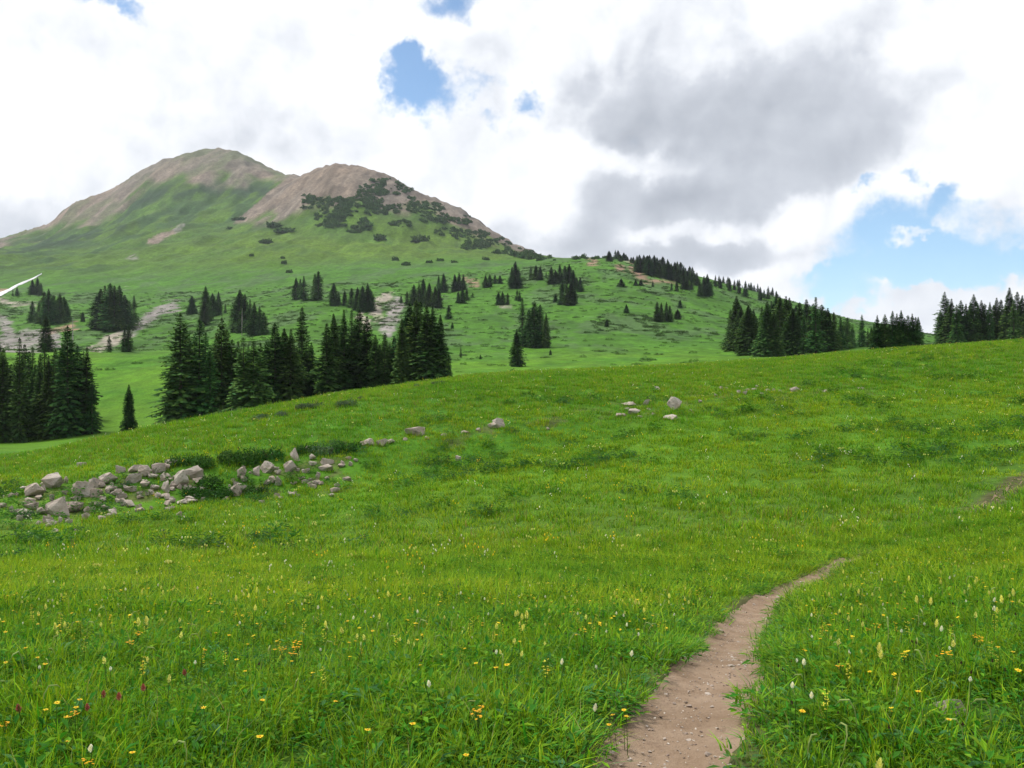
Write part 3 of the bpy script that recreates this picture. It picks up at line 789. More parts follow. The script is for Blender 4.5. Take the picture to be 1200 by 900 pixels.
def f_spike(h, hh, r, col, n=26, lw=.4):
    """bract spike of a paintbrush / bistort head"""
    g = Geo()
    for k in range(n):
        t = (k + .5) / n; a = 2.4 * k; z = h - hh + hh * t; q = r * (1 - .75 * t**2) * (.5 + .5 * min(1, t * 6))
        d = Vector((math.cos(a), math.sin(a), .9 + t)).normalized(); s = d.cross(Vector((0, 0, 1))).normalized(); p = Vector((0, 0, z)); L = q * 1.5
        g.face([p, p + d * L * .55 + s * L * lw, p + d * L, p + d * L * .55 - s * L * lw], vary(col, .14))
    return g
def with_stem(head, h, nleaf=3):
    st = f_stem(h)
    for k in range(nleaf):
        a = U(0, 6.283); z = h * U(.1, .6); d = Vector((math.cos(a), math.sin(a), .7)); s = Vector((-d.y, d.x, 0)); p = Vector((0, 0, z)); L = U(.03, .07)
        st.face([p, p + d * L * .5 + s * .006, p + d * L, p + d * L * .5 - s * .006], vary(GREEN, .2))
    return st, head
FLOWERS = {}
def proto_flower(kind, stem_g, head_g):
    FLOWERS.setdefault(kind, []).append((stem_g.mesh('stem', MAT_HERB), head_g.mesh('flower_head', MAT_PETAL)))
for _ in range(3):
    h = U(.27, .36); proto_flower('daisy', *with_stem(f_daisy(h, U(.017, .022), YEL), h))
for _ in range(2):
    h = U(.26, .34); proto_flower('orange', *with_stem(f_umbel(h, .035, ORG, 10), h, 4))
for _ in range(3):
    h = U(.28, .38); proto_flower('paintbrush', *with_stem(f_spike(h, .075, .022, CREAM, 30, .3), h, 6))
for _ in range(2):
    h = U(.30, .38); proto_flower('bistort', *with_stem(f_spike(h, .04, .013, WHITE, 34, .4), h, 1))
for _ in range(2):
    h = U(.24, .30); proto_flower('redbrush', *with_stem(f_spike(h, .05, .018, RED, 26, .3), h, 5))
for _ in range(2):
    h = U(.20, .28); proto_flower('brownhead', *with_stem(f_spike(h, .022, .007, BROWN, 16, .5), h, 0))
def f_raceme(h, col):
    g = Geo()
    for k in range(14):
        z = h * U(.62, 1.0); a = U(0, 6.28); q = U(.004, .014); p = Vector((q * math.cos(a), q * math.sin(a), z)); rr = U(.005, .008)
        for j in range(3):
            b = 2.1 * j + a; d = Vector((math.cos(b), math.sin(b), .4)); s = Vector((-d.y, d.x, 0))
            g.face([p, p + d * rr * .6 + s * rr * .4, p + d * rr, p + d * rr * .6 - s * rr * .4], vary(col, .15))
    return g
def f_nod(h, col):
    g = Geo(); pts = [Vector((0, 0, h * .6)), Vector((.01, 0, h * .85)), Vector((.035, 0, h)), Vector((.075, 0, h * .98)), Vector((.10, 0, h * .88))]
    g.tube(pts, [.0025, .0035, .005, .005, .002], col, 5); return g
for _ in range(3):
    h = U(.26, .36); proto_flower('golden', *with_stem(f_raceme(h, (.70, .50, .015)), h, 4))
for _ in range(3):
    h = U(.26, .36); proto_flower('palestalk', *(f_stem(h * .62, .0028, .0), f_nod(h, vary((.30, .36, .10), .15))))
FL_INFO = {
 'golden': ('golden_flower', 'wildflower', 'golden floret stalks of the meadow'),
 'palestalk': ('grass_stalk', 'grass stalk', 'pale seed stalks of the meadow'),
 'daisy': ('yellow_daisy', 'wildflower', 'yellow daisies of the meadow'),
 'orange': ('orange_flower', 'wildflower', 'orange flower clusters of the meadow'),
 'paintbrush': ('paintbrush_flower', 'wildflower', 'pale yellow paintbrush flowers of the meadow'),
 'bistort': ('white_flower', 'wildflower', 'white bottlebrush flowers of the meadow'),
 'redbrush': ('red_flower', 'wildflower', 'red paintbrush flowers of the meadow'),
 'brownhead': ('brown_seed_head', 'seed head', 'dark brown seed heads by the trail')}
def put_flower(kind, x, y, sc, label, z=None):
    st, hd = random.choice(FLOWERS[kind]); nm, cat, grp = FL_INFO[kind]
    e = bpy.data.objects.new(nm, None); e.empty_display_size = .05; COL.objects.link(e)
    e.location = (x, y, hz(x, y) if z is None else z); e.rotation_euler = (random.gauss(0, .1), random.gauss(0, .1), U(0, 6.283)); k = .66 if kind in ('daisy', 'orange') else .8
    e.scale = (sc * k, sc * k, sc * (.72 if kind != 'brownhead' else .8))
    tag(e, label, cat, grp)
    link('stem', st, e); link('flower_head', hd, e)
def flowers():
    def spot(px, v):   # the head shows at px, v: the plant stands about .3 m below it
        x, y = ground_at(px, v + 8, hf=base_height)
        for _ in range(3):
            z = hz(x, y) + .22; y2 = y
            vg = VH - (z - CAMZ) / y * F
            dv = v - vg
            x, y = ground_at(px, v + (.22 / y * F))
        return x, y
    fixed = [
     ('orange', [(341,757),(349,755),(345,762),(334,762)], 'orange flower cluster left of the trail, largest tight patch of orange in the grass'),
     ('orange', [(157,743),(160,752)], 'small orange flower cluster in the grass far left of the trail'),
     ('orange', [(562,832),(568,836)], 'orange flower beside a curled straw blade left of the trail'),
     ('orange', [(2,838),(91,885),(90,828)], 'orange flower at the left border of the meadow'),
     ('daisy', [(68,864),(158,885),(297,867),(423,868),(476,853),(543,882),(640,790),(643,733),(590,789),(24,894)], 'yellow daisy standing apart in the foreground grass left of the trail'),
     ('daisy', [(56,832),(65,830),(78,828),(85,834),(72,833),(95,832)], 'yellow daisy in the loose row of yellow heads at the left of the foreground'),
     ('daisy', [(726,807),(733,806),(735,811),(718,813)], 'yellow daisy bunched at the left rim of the trail'),
     ('daisy', [(918,893),(1111,842),(1087,822),(940,845)], 'yellow daisy low in the grass right of the trail'),
     ('orange', [(1015,732),(1020,734),(1140,738),(1145,739),(1117,766),(996,771)], 'orange flower in the grass right of the trail'),
     ('paintbrush', [(1030,755),(1028,760)], 'tallest pale yellow paintbrush in the grass right of the trail'),
     ('paintbrush', [(1078,709),(1089,707),(1135,682),(1143,681),(1187,642),(1178,700),(1192,698),(1006,693),(1094,728),(1034,652),(1019,894),(1170,630)], 'pale yellow paintbrush in the meadow right of the trail'),
     ('paintbrush', [(603,720),(610,717),(613,724),(606,727),(618,728)], 'pale yellow paintbrush in the dense bunch left of the trail'),
     ('paintbrush', [(452,682),(502,684),(510,682),(527,681),(563,681),(68,728),(165,732),(172,729),(720,693)], 'pale yellow paintbrush among the grass left of the trail'),
     ('bistort', [(898,716)], 'white bottlebrush flower on a tall stem in front of the trail bend'),
     ('bistort', [(724,719),(734,720)], 'one of two white bottlebrush flowers standing together left of the trail'),
     ('bistort', [(730,768),(684,831),(653,776)], 'white bottlebrush flower near the left rim of the trail'),
     ('bistort', [(945,782),(927,801),(951,811)], 'white bottlebrush flower close to the right rim of the trail'),
     ('bistort', [(1097,742),(1158,705),(1162,716),(1102,643),(1110,680)], 'white bottlebrush flower in the meadow right of the trail'),
     ('bistort', [(441,695),(409,724),(480,705),(490,718),(512,806),(640,702),(100,877)], 'white bottlebrush flower in the meadow left of the trail'),
     ('redbrush', [(171,794),(141,804),(122,802),(105,816)], 'red paintbrush low in the grass at the left of the foreground'),
     ('redbrush', [(222,778),(30,818)], 'red paintbrush standing alone in the grass at the left')]
    for kind, pts, lab in fixed:
        for (px, v) in pts:
            x, y = spot(px, v); put_flower(kind, x, y, U(.9, 1.15), lab)
    # the many
    def many(kind, n, y0, y1, pw, lab, s0=.8, s1=1.1, mask=None, mind=.45):
        X, Y = wedge(n * 4, y0, y1, -40, 1240, pw)
        c = fbm(X / 2.2, Y / 2.2, 70 + len(kind), 3)
        m = (rng.uniform(0, 1, len(X)) < .55 + .5 * c) & (trail_dist(X, Y) > mind)
        if mask is not None: m &= mask(X, Y)
        X, Y = X[m][:n], Y[m][:n]
        for x, y, z in zip(X, Y, height(X, Y)): put_flower(kind, x, y, U(s0, s1), lab, z)
    many('daisy', 260, 3.6, 22, .35, 'small yellow daisy scattered in the meadow grass')
    many('paintbrush', 220, 6, 26, .4, 'pale yellow paintbrush scattered in the meadow grass')
    many('bistort', 150, 6, 30, .4, 'small white flower scattered in the meadow grass')
    many('golden', 290, 4.5, 24, .3, 'slender stalk of small golden florets in the meadow grass')
    many('palestalk', 200, 3.3, 14, .3, 'pale straw-green seed stalk arching over the meadow grass')
    many('brownhead', 160, 3.3, 11, .2, 'dark brown seed head in the grass beside the trail', mask=lambda X, Y: trail_dist(X, Y) < 2.2, mind=.33)
    # the rest, far and countless
    mini = []
    for col, s in ((YEL, .022), (CREAM, .026), (WHITE, .02), (LIME, .03)):
        g = Geo()
        for k in range(3):
            a = U(0, 6.28); ox, oy = U(-.12, .12), U(-.12, .12); hh = U(.24, .36)
            g.tube([(ox, oy, hh - s * 1.3), (ox, oy, hh), (ox, oy, hh + s * .8)], [s * .4, s * .9, s * .35], vary(col, .1), 5)
            g.tube([(ox, oy, 0), (ox, oy, hh - s)], [.003, .002], STEM, 3)
        mini.append(g.mesh('bloom', MAT_PETAL))
    X, Y = wedge(3400, 3.6, 22, -60, 1260, .25)
    m = (rng.uniform(0, 1, len(X)) < .6 + .5 * fbm(X / 2.5, Y / 2.5, 81, 3)) & (trail_dist(X, Y) > .45); X, Y = X[m], Y[m]
    fine_m = []
    for k in range(6):
        h = U(.17, .24)
        hd = [f_daisy(h, .011, YEL, 0, True), f_spike(h, .035, .012, CREAM, 16, .35), f_umbel(h, .016, YEL, 4), f_spike(h, .022, .009, WHITE, 14, .4), f_daisy(h, .013, YEL, 0, True), f_raceme(h, (.62, .56, .05))][k]
        st = f_stem(h, .0018, 0); n0 = len(hd.V); hd.V += st.V; hd.C += st.C; hd.F += [tuple(i + n0 for i in f) for f in st.F]; hd.M += st.M
        fine_m.append(hd.mesh('bloom', MAT_PETAL))
    scatter_object('meadow_blooms', fine_m, X, Y, rng.uniform(.75, 1.15, len(X)), rng.choice(6, len(X), p=[.22, .2, .14, .12, .18, .14]), 'tiny yellow and cream blooms sprinkled through the near grass', 'wildflowers', tilt=.1)
    X, Y = wedge(9500, 15, 100)
    c = fbm(X / 6, Y / 6, 80, 3)
    m = (rng.uniform(0, 1, len(X)) < .30 + .6 * c) & (trail_dist(X, Y) > .5) & (Y < crest_y(X, Y) + 6)
    X, Y = X[m], Y[m]
    far = sstep(40, 70, Y)
    szz = None
    pk = np.where(rng.uniform(0, 1, len(X)) < .30 + .4 * far, 0, rng.integers(1, 4, len(X)))
    scatter_object('meadow_blooms', mini, X, Y, rng.uniform(.6, 1.1, len(X)) * (.38 + .62 * sstep(8, 24, Y)), pk, 'tiny yellow and white blooms dotted through the far meadow', 'wildflowers', tilt=.05, sz=rng.uniform(.75, 1.1, len(X)) * (.7 + .3 * sstep(6, 22, Y)))
flowers()

# loose grit on the trail
def grit():
    m, T, out = new_mat('grit')
    oi = T.n('ShaderNodeObjectInfo'); bs = T.n('ShaderNodeBsdfPrincipled')
    T.put(bs.inputs['Base Color'], T.mix(oi.outputs['Random'], rgba((.15, .10, .075)), rgba((.46, .40, .34)))); bs.inputs['Roughness'].default_value = .9
    T.put(out.inputs[0], bs.outputs[0])
    ms = []
    for k in range(4):
        bm = bmesh.new()
        vs = [bm.verts.new((U(-1, 1), U(-.8, .8), U(-.4, .5))) for _ in range(11)]
        r = bmesh.ops.convex_hull(bm, input=vs)
        bmesh.ops.delete(bm, geom=[v for v in bm.verts if not v.link_faces], context='VERTS')
        me = bpy.data.meshes.new('grit'); bm.to_mesh(me); bm.free(); me.materials.append(m); ms.append(me)
    n = 2800; y = 1.5 + 16 * rng.uniform(0, 1, n)**1.5
    i = np.interp(y, TRAIL[:, 1], np.arange(len(TRAIL)))
    cx = np.interp(i, np.arange(len(TRAIL)), TRAIL[:, 0])
    o = rng.normal(0, .17, n); x = cx + o
    mk = trail_dist(x, y) < .29
    x, y = x[mk], y[mk]
    td = trail_dist(x, y)
    scatter_object('trail_grit', ms, x, y, (rng.gamma(2.0, .0021, len(x)) + .002) * np.where(rng.uniform(0, 1, len(x)) < .015, 2.2, .9), rng.integers(0, 4, len(x)), 'loose grit and small pebbles strewn on the dirt trail', 'gravel', zoff=-.06 * (1 - (td / .3)**2), dip=False)
grit()
# ---------------------------------------------------------------- conifers
def spruce(H, Rm, dens=1.0, ragged=.25, bare=.04, dark=1.0, power=.85, dead_top=False):
    """H = 14 m tree: drooping boughs in whorls, each carrying sprays of needles"""
    g = Geo(); t = Geo()
    t.tube([(0, 0, -.6), (0, 0, H * .1), (U(-.1, .1), U(-.1, .1), H * .55), (0, 0, H * .985)], [H * .017, H * .013, H * .0075, H * .0012], (1, 1, 1), 7)
    z = H * bare; k = 0
    base = [(.027, .064, .014), (.037, .080, .018), (.020, .052, .014)]
    lob = [U(0, 6.28) for _ in range(3)]
    while z < H * .985:
        f = (z - H * bare) / (H * (1 - bare))
        prof = Rm * ((1 - f)**power + .10 * math.sin(math.pi * f)) * (min(1, .75 + f * 2.2))
        prof *= 1 + ragged * (perlin(np.array([z * .55]), np.array([lob[0] * 7]), 5)[0])
        nb = max(5, int((11 - 4 * f) * dens))
        for b in range(nb):
            a = 6.283 * (b + R() * .8) / nb + k * 1.1
            L = prof * U(1 - ragged * 1.3, 1.08) * (1 + .18 * math.sin(a * 2 + lob[1] + z * .5))
            if L < .12: L = .12 + R() * .1
            if R() < .04 * ragged * 4: continue
            up = .35 * f - .12 + U(-.1, .1)
            d = Vector((math.cos(a), math.sin(a), 0)); s = Vector((-d.y, d.x, 0))
            n = max(2, int(L / .34))
            for q in range(n):
                u0 = q / n; u1 = (q + 1.25) / n
                if f < .5 and u0 < .12: continue
                def P(u): return d * (L * u) + Vector((0, 0, z + up * L * u - .30 * L * u * u * (1 - f)))
                wd = (.22 + .34 * L * .34 * (1 - .55 * u0)) * U(.7, 1.3)
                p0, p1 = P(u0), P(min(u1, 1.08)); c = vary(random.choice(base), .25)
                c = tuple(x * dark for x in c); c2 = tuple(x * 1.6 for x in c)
                dr = Vector((0, 0, -wd * U(.25, .75)))
                for sg in (-1, 1):
                    e0 = p0.lerp(p1, .45) + s * wd * sg * U(.7, 1.1) + dr; e1 = p1 + s * wd * sg * .25 + dr * .35
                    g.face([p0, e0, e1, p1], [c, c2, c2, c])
        z += H * .0165 * U(.8, 1.25) / max(.6, dens) * (1 - .35 * f); k += 1
    # leader
    for b in range(5):
        a = b * 1.26; d = Vector((math.cos(a), math.sin(a), 0)) * .12
        g.face([(0, 0, H), Vector((0, 0, H * .975)) + d, (0, 0, H * .965)], vary(base[0], .2))
    return g.mesh('crown', MAT_NEEDLE), t.mesh('trunk', MAT_BARK)
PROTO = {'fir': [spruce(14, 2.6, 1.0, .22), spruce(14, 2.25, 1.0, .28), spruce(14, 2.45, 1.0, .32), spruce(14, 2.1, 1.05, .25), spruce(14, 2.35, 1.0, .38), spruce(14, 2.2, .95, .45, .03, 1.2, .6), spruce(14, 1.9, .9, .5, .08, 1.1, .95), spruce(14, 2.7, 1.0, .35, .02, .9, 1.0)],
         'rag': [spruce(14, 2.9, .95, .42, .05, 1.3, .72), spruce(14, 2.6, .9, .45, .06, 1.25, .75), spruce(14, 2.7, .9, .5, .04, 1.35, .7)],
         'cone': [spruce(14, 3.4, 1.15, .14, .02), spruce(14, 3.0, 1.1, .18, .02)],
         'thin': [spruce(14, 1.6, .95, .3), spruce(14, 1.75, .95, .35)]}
PLAIN = {k: v for k, v in PROTO.items()}
def tree(px, vtop, vbase, kind, label, group, Y=None, wide=1.0, name='spruce_tree'):
    if Y is None:
        x, y = ground_at(px, vbase, ymin=100)
    else:
        x, y = (px - 600) / F * Y, Y
    z = hz(x, y)
    H = max(1.2, (VH - vtop) / F * y + CAMZ - z)
    cr, tr = random.choice(PROTO[kind])
    e = bpy.data.objects.new(name, None); COL.objects.link(e)
    e.location = (x, y, z - .1); s = H / 14.0
    w = s * wide * (1.38 if y > 240 else 1.16) * U(.80, 1.22)
    e.scale = (w, w, s); e.rotation_euler = (0, 0, U(0, 6.283))
    tag(e, label, 'tree', group)
    link('trunk', tr, e); link('crown', cr, e)
    return e
ORD = ['first','second','third','fourth','fifth','sixth','seventh','eighth','ninth','tenth','eleventh','twelfth','thirteenth','fourteenth','fifteenth','sixteenth','seventeenth','eighteenth','nineteenth','twentieth',
       'twenty-first','twenty-second','twenty-third','twenty-fourth','twenty-fifth','twenty-sixth','twenty-seventh','twenty-eighth','twenty-ninth','thirtieth']
def ordl(i, n):
    if n == 1: return 'only'
    if i == 0: return 'leftmost'
    if i == n - 1: return 'rightmost'
    return ORD[i] + ' from the left'
def stand(lst, where, group, default='fir', Y=None, vb=None, wide=1.0):
    """lst: (px, vtop[, vbase or None[, kind[, Y]]])"""
    full = []
    for t in lst:
        t = tuple(t) + (None,) * (5 - len(t))
        full.append((t[0], t[1], t[2] if t[2] else vb, t[3] or default, t[4]))
    full.sort(key=lambda t: t[0]); n = len(full)
    tops = sorted(t[1] for t in full)
    for i, (px, vt, vbs, kd, yy) in enumerate(full):
        adj = {'fir': 'dark spruce', 'rag': 'ragged loose-limbed spruce', 'cone': 'broad cone-shaped spruce', 'thin': 'slim spire spruce'}[kd]
        lab = f'{adj}, {ordl(i, n)} in {where}' if n > 1 else f'{adj} {where}'
        Yv = yy
        if Yv is None and Y is not None: Yv = U(Y[0], Y[1])
        tree(px, vt, vbs, kd, lab, group, Yv, wide)
G1 = 'spruces of the dark stand at the left border'
stand([(-34,412),(-20,402),(-8,420),(4,408),(13,425),(23,394,None,'thin'),(34,410),(41,428),(47,413),(57,415),(63,434),(69,424),(79,380,None,'fir',112),(91,403),(102,405),(108,440,None,'fir',113)], 'the dense stand at the left border', G1, Y=(111,121), wide=1.0)
stand([(-26,392),(-2,398),(9,432),(29,402),(38,405),(52,400),(65,408),(74,402),(84,396),(98,410)], 'the back row at the left border', G1, Y=(122,130))
stand([(151,449,510,'cone')], 'standing alone on the valley grass', 'single spruces', wide=.95)
G2 = 'spruces of the big stand behind the meadow crest'
stand([(203,412),(211,365,None,'rag',97),(222,392,None,'rag'),(234,373,None,'rag',98),(246,405,None,'rag'),(260,370,None,'rag',99),(272,396,None,'rag'),(285,394,None,'rag',94),(297,398,None,'rag',94),(305,400,None,'rag'),(322,377),(333,383),(341,384),(348,405,None,'fir',108),(354,358,None,'fir',110),(365,400,None,'fir',110)],
      'the loose stand behind the meadow crest', G2, Y=(95,104), wide=1.05)
stand([(217,380),(228,392),(241,388),(254,392),(266,384),(279,398),(291,402),(312,398),(326,388),(337,392)], 'the back row of the loose stand', G2, Y=(105,112))
stand([(383,377),(391,366),(403,361),(412,362),(421,361),(430,369),(440,391),(451,388),(462,392),(471,372),(480,354,None,'fir'),(488,350),(493,352),(500,357),(507,358),(516,367),(526,412,None,'thin')],
      'the dense dark block behind the meadow crest', 'spruces of the dark block behind the meadow crest', Y=(101,112), wide=1.1)
stand([(386,385),(397,380),(416,378),(427,385),(445,402),(457,400),(475,376),(497,372),(511,380)], 'the back row of the dark block', 'spruces of the dark block behind the meadow crest', Y=(112,118), wide=1.1)
G3 = 'spruces on the far left slope'
stand([(38,352,378),(46,352,379),(52,341,380),(57,338,381),(63,345,380),(70,343,379),(75,347,377),(80,358,375)], 'the clump below the snow strip', G3, wide=1.1)
stand([(54,369,412)], 'standing in front of the clump below the snow strip', G3, wide=1.2)
stand([(15,338,347),(20,336,347),(38,327,345),(44,325,345),(48,331,346)], 'the small clump beside the snow strip', G3, wide=1.3)
stand([(97,365,377,'cone')], 'small and alone between the two clumps of the far left slope', G3)
stand([(118,338,386),(123,334,387),(129,331,388),(134,334,388),(140,334,386),(146,345,385),(152,352,383),(157,346,380)], 'the clump beside the grey scree slope', G3, wide=1.2)
stand([(128,393,412.5),(146,384,412.5),(151,381,412.5)], 'the little row on the valley bench edge', G3, wide=1.15)
stand([(225,346,368,'cone'),(239,352,381),(241,335,376),(249,343,371),(256,341,369),(264,355,367)], 'the small group right of the scree slope', G3, wide=1.2)
stand([(281,339,388),(287,344,390),(293,350,392),(298,354,393),(304,358,393),(309,365,392)], 'the dark group behind the dead white snag', G3, wide=1.3)
G4 = 'spruces on the middle of the far slope'
stand([(347,325,351),(352,326,351),(356,323,352),(369,320,352),(373,317,352)], 'the pair of dark clumps high on the slope', G4, wide=1.15)
stand([(391,331,358),(397,342,357),(404,340,358),(412,337,360),(419,336,363),(425,334,365),(431,331,365),(434,338,364)], 'the clump left of the rocky gully', G4, wide=1.25)
stand([(470,345,355),(477,341,357),(485,333,358),(491,331,359),(496,326,356),(503,331,359),(510,335,360),(514,337,361)], 'the broad clump right of the rocky gully', G4, wide=1.3)
stand([(514,322,343),(520,320,343),(533,321,342),(538,319,341),(543,321,340),(537,341,355),(542,337,355),(547,338,352),(554,342,349)], 'the clump below the small bare patch', G4, wide=1.15)
stand([(526,357,374),(530,377,385)], 'the two small trees below the broad clump', G4, wide=1.4)
stand([(569,322,337),(574,321,336),(580,321,332),(586,322,332)], 'the small clump high on the right shoulder', G4, wide=1.5)
stand([(600,312,337),(604,306,338),(608,313,337)], 'the narrow clump on the shoulder', G4, wide=1.3)
stand([(622,311,328),(628,310,328),(633,312,328),(640,318,326)], 'the small clump just under the shoulder skyline', G4, wide=1.4)
stand([(646,312,333),(651,316,332),(656,309,331),(662,311,331),(667,309,332),(672,316,340),(680,325,342),(676,324,340)], 'the large upper clump below the knoll', G4, wide=1.4)
stand([(659,328,357),(664,326,358),(669,329,358),(673,335,356)], 'the lower clump below the knoll', G4, wide=1.2)
stand([(584,342,357),(589,341,357),(595,343,357)], 'the little trio in the middle of the slope', G4, wide=1.2)
stand([(606,338,352),(609,341,353)], 'the small dark pair above the lone spruce', G4, wide=1.3)
stand([(651,344,354,'cone')], 'small and squat left of the lower clump', G4)
G5 = 'spruces of the lower middle slope'
stand([(612,348,405),(620,362,407),(626,352,408),(633,356,408),(640,366,408)], 'the dark clump standing above the lone small spruce', G5, wide=1.25)
stand([(605.5,385,430,'fir')], 'small and alone in front of the dark clump on the middle slope', G5, wide=1.0)
stand([(770,353,377),(775,354,377),(781,353,377),(785,357,377)], 'the small compact clump out on the open slope', G5, wide=1.2)
stand([(734,356,367,'cone')], 'small and squat on the open slope under the knoll', G5, wide=.9)
stand([(711,373,383,'cone')], 'bushy and tiny lowest on the open slope under the knoll', G5, wide=1.3)
stand([(797,351,361,'cone')], 'small and pale-tipped right of the compact clump', G5, wide=1.2)
stand([(794,362,374,'cone')], 'small and bushy directly right of the compact clump', G5, wide=1.2)
stand([(645,409,416,'cone')], 'tiny and bushy at the foot of the dark clump', G5, wide=1.5)
stand([(563,416,421,'cone'),(540,405,419,'thin')], 'the tiny pair on the grass right of the dark block', G5)
# knoll skyline
kn = []
for i in range(30):
    px = 713 + 3.4 * i + U(-1.5, 1.5)
    sky_v = np.interp(px, [700,740,770,800,820], [303,306,310,319,325])
    kn.append((px, sky_v - U(5, 12), None, 'fir', U(600, 650)))
stand(kn, 'the far row on the rocky knoll', 'spruces on the rocky knoll', wide=1.7)
kn = []
for i in range(22):
    px = 748 + 3.3 * i + U(-1.5, 1.5)
    sky_v = np.interp(px, [700,740,770,800,820], [303,306,310,319,325])
    kn.append((px, sky_v - U(2, 7), sky_v + U(5, 14)))
stand(kn, 'the near row on the rocky knoll', 'spruces on the rocky knoll', wide=1.7)
stand([(728,326,336,'cone'),(745,327,335,'cone'),(751,328,335,'cone'),(765,329,336)], 'the low string under the knoll rocks', 'spruces under the rocky knoll', wide=1.6)
stand([(787,331,340),(793,329,341),(801,322,339),(805,324,339),(810,328,339)], 'the clump below the right end of the knoll', 'spruces under the rocky knoll', wide=1.3)
stand([(820,330,347),(825,323,347),(829,321,347),(833,330,346)], 'the skyline group of four beside the knoll', 'spruces on the right skyline', wide=1.2)
sk = []
for i in range(22):
    px = 838 + 3.6 * i + U(-1.2, 1.2)
    sky_v = np.interp(px, [820,850,900,950], [325,333,347,361])
    sk.append((px, sky_v - U(5, 13), sky_v + U(3, 9) if R() < .6 else None, None, None))
sk = [(a, b, c, k, (None if c else 640.0)) for a, b, c, k, _ in sk]
stand(sk, 'the skyline row above the big stand', 'spruces on the right skyline', wide=1.1)
G6 = 'spruces of the big hollow stand'
stand([(856,362,409),(863,346,411),(868,358,412),(877,357,416,'cone'),(886,370,415),(893,358,416),(899,352,418,'cone'),(907,364,418),(914,347,414),(921,346,412),(929,360,416,'cone'),(937,353,414),(942,366,415),(949,362,414),(956,347,414,'fir'),(963,356,413),(970,360,412),(977,365,411),(985,371,410),(993,371,409),(999,381,408)], 'the big stand in the hollow', G6, wide=1.2)
stand([(870,365,405),(883,362,405),(904,352,405),(911,344,404),(925,348,404),(933,357,404),(945,350,403),(953,355,403),(967,362,403),(989,376,403)], 'the back row of the big right stand', G6, wide=1.2)
stand([(1010,368,407),(1017,384,407),(1021,382,406)], 'the gap between the two right stands', 'spruces between the right stands', wide=1.1)
stand([(1024,378,412),(1028,368,413),(1033,376,412),(1037,367,413),(1042,378,412),(1046,363,412),(1051,366,411),(1056,362,411),(1060,371,411),(1064,368,410),(1069,366,409),(1073,370,409),(1076,370,408)], 'the smaller stand before the open saddle', 'spruces of the smaller right stand', wide=1.1)
G7 = 'spruces of the stand at the right border'
stand([(1102,362),(1107,341,None,'rag',206),(1111,352),(1115,349,None,'fir'),(1121,356),(1126,351),(1132,355),(1137,353),(1141,344),(1146,355),(1150,351),(1154,355),(1160,353),(1164,357),(1168,348),(1173,350),(1178,356),(1183,336,None,'fir'),(1188,350),(1192,341),(1198,345),(1205,340),(1213,348),(1222,345),(1231,351)], 'the stand along the right border', G7, Y=(196,214), wide=1.0)
stand([(1113,360),(1124,362),(1135,362),(1145,364),(1157,362),(1170,361),(1180,360),(1195,356)], 'the back row along the right border', G7, Y=(214,222), wide=1.1)

# dead snags
def snag(px, vtop, vbase, label, Y=None, r=.14):
    if Y is None: x, y = ground_at(px, vbase, ymin=100)
    else: x, y = (px - 600) / F * Y, Y
    z = hz(x, y); H = (VH - vtop) / F * y + CAMZ - z
    e = bpy.data.objects.new('dead_snag', None); COL.objects.link(e); e.location = (x, y, z - .1)
    tag(e, label, 'dead tree', 'dead snags')
    g = Geo(); g.tube([(0, 0, -.4), (.03 * H * .2, 0, H * .5), (.06, .03, H)], [r * 1.2, r * .8, r * .2], (1, 1, 1), 7)
    link('trunk', g.mesh('trunk', MAT_DEAD), e)
    b = Geo()
    for k in range(12):
        zz = H * U(.25, .95); a = U(0, 6.28); L = U(.3, 1.0) * (1.15 - zz / H)
        b.tube([(0, 0, zz), (math.cos(a) * L * .6, math.sin(a) * L * .6, zz - .05), (math.cos(a) * L, math.sin(a) * L, zz - .22)], [.035, .025, .01], (1, 1, 1), 4)
    link('dead_branches', b.mesh('dead_branches', MAT_DEAD), e)
snag(283.5, 361, 393, 'white dead snag standing in front of the dark group on the far slope')
snag(85, 372, 412, 'grey dead snag behind the stand at the left border', r=.16)

# ---------------------------------------------------------------- bushes and krummholz
def bush(nl, leaf, cols, flat=.62, lump=.28):
    g = Geo(); lobes = [(Vector((U(-.6, .6), U(-.6, .6), 0)), U(.4, .7)) for _ in range(6)]
    for _ in range(nl):
        c0, r0 = random.choice(lobes)
        while True:
            d = Vector((U(-1, 1), U(-1, 1), U(-.1, 1)))
            if .05 < d.length < 1: break
        d = d.normalized(); p = c0 + d * r0 * U(.55, 1.02); p.z = max(.0, p.z * flat * 1.5)
        c = vary(random.choice(cols), .3)
        t = Vector((U(-1, 1), U(-1, 1), U(-.3, 1))).normalized(); s = t.cross(d + Vector((.01, .02, .03))).normalized(); L = leaf * U(.6, 1.3)
        g.face([p, p + t * L * .5 + s * L * .3, p + t * L, p + t * L * .5 - s * L * .3], c)
    return g
DARKB = [(.026, .085, .012), (.034, .10, .016), (.045, .12, .02)]; GREYB = [(.085, .135, .065), (.065, .115, .05)]; KRUM = [(.044, .095, .024), (.060, .118, .032), (.034, .078, .020)]
def bush_proto(nl, leaf, cols):
    st = Geo()
    for k in range(9):
        a = U(0, 6.28); st.tube([(0, 0, -.15), (math.cos(a) * .25, math.sin(a) * .25, .2), (math.cos(a) * .5, math.sin(a) * .5, .42)], [.035, .022, .008], (1, 1, 1), 4)
    return bush(nl, leaf, cols).mesh('foliage', MAT_SHRUB), st.mesh('stems', MAT_BARK)
BUSH = {'dark': [bush_proto(1500, .13, DARKB) for _ in range(3)], 'grey': [bush_proto(1300, .12, GREYB) for _ in range(2)], 'krum': [bush_proto(420, .42, KRUM) for _ in range(4)]}
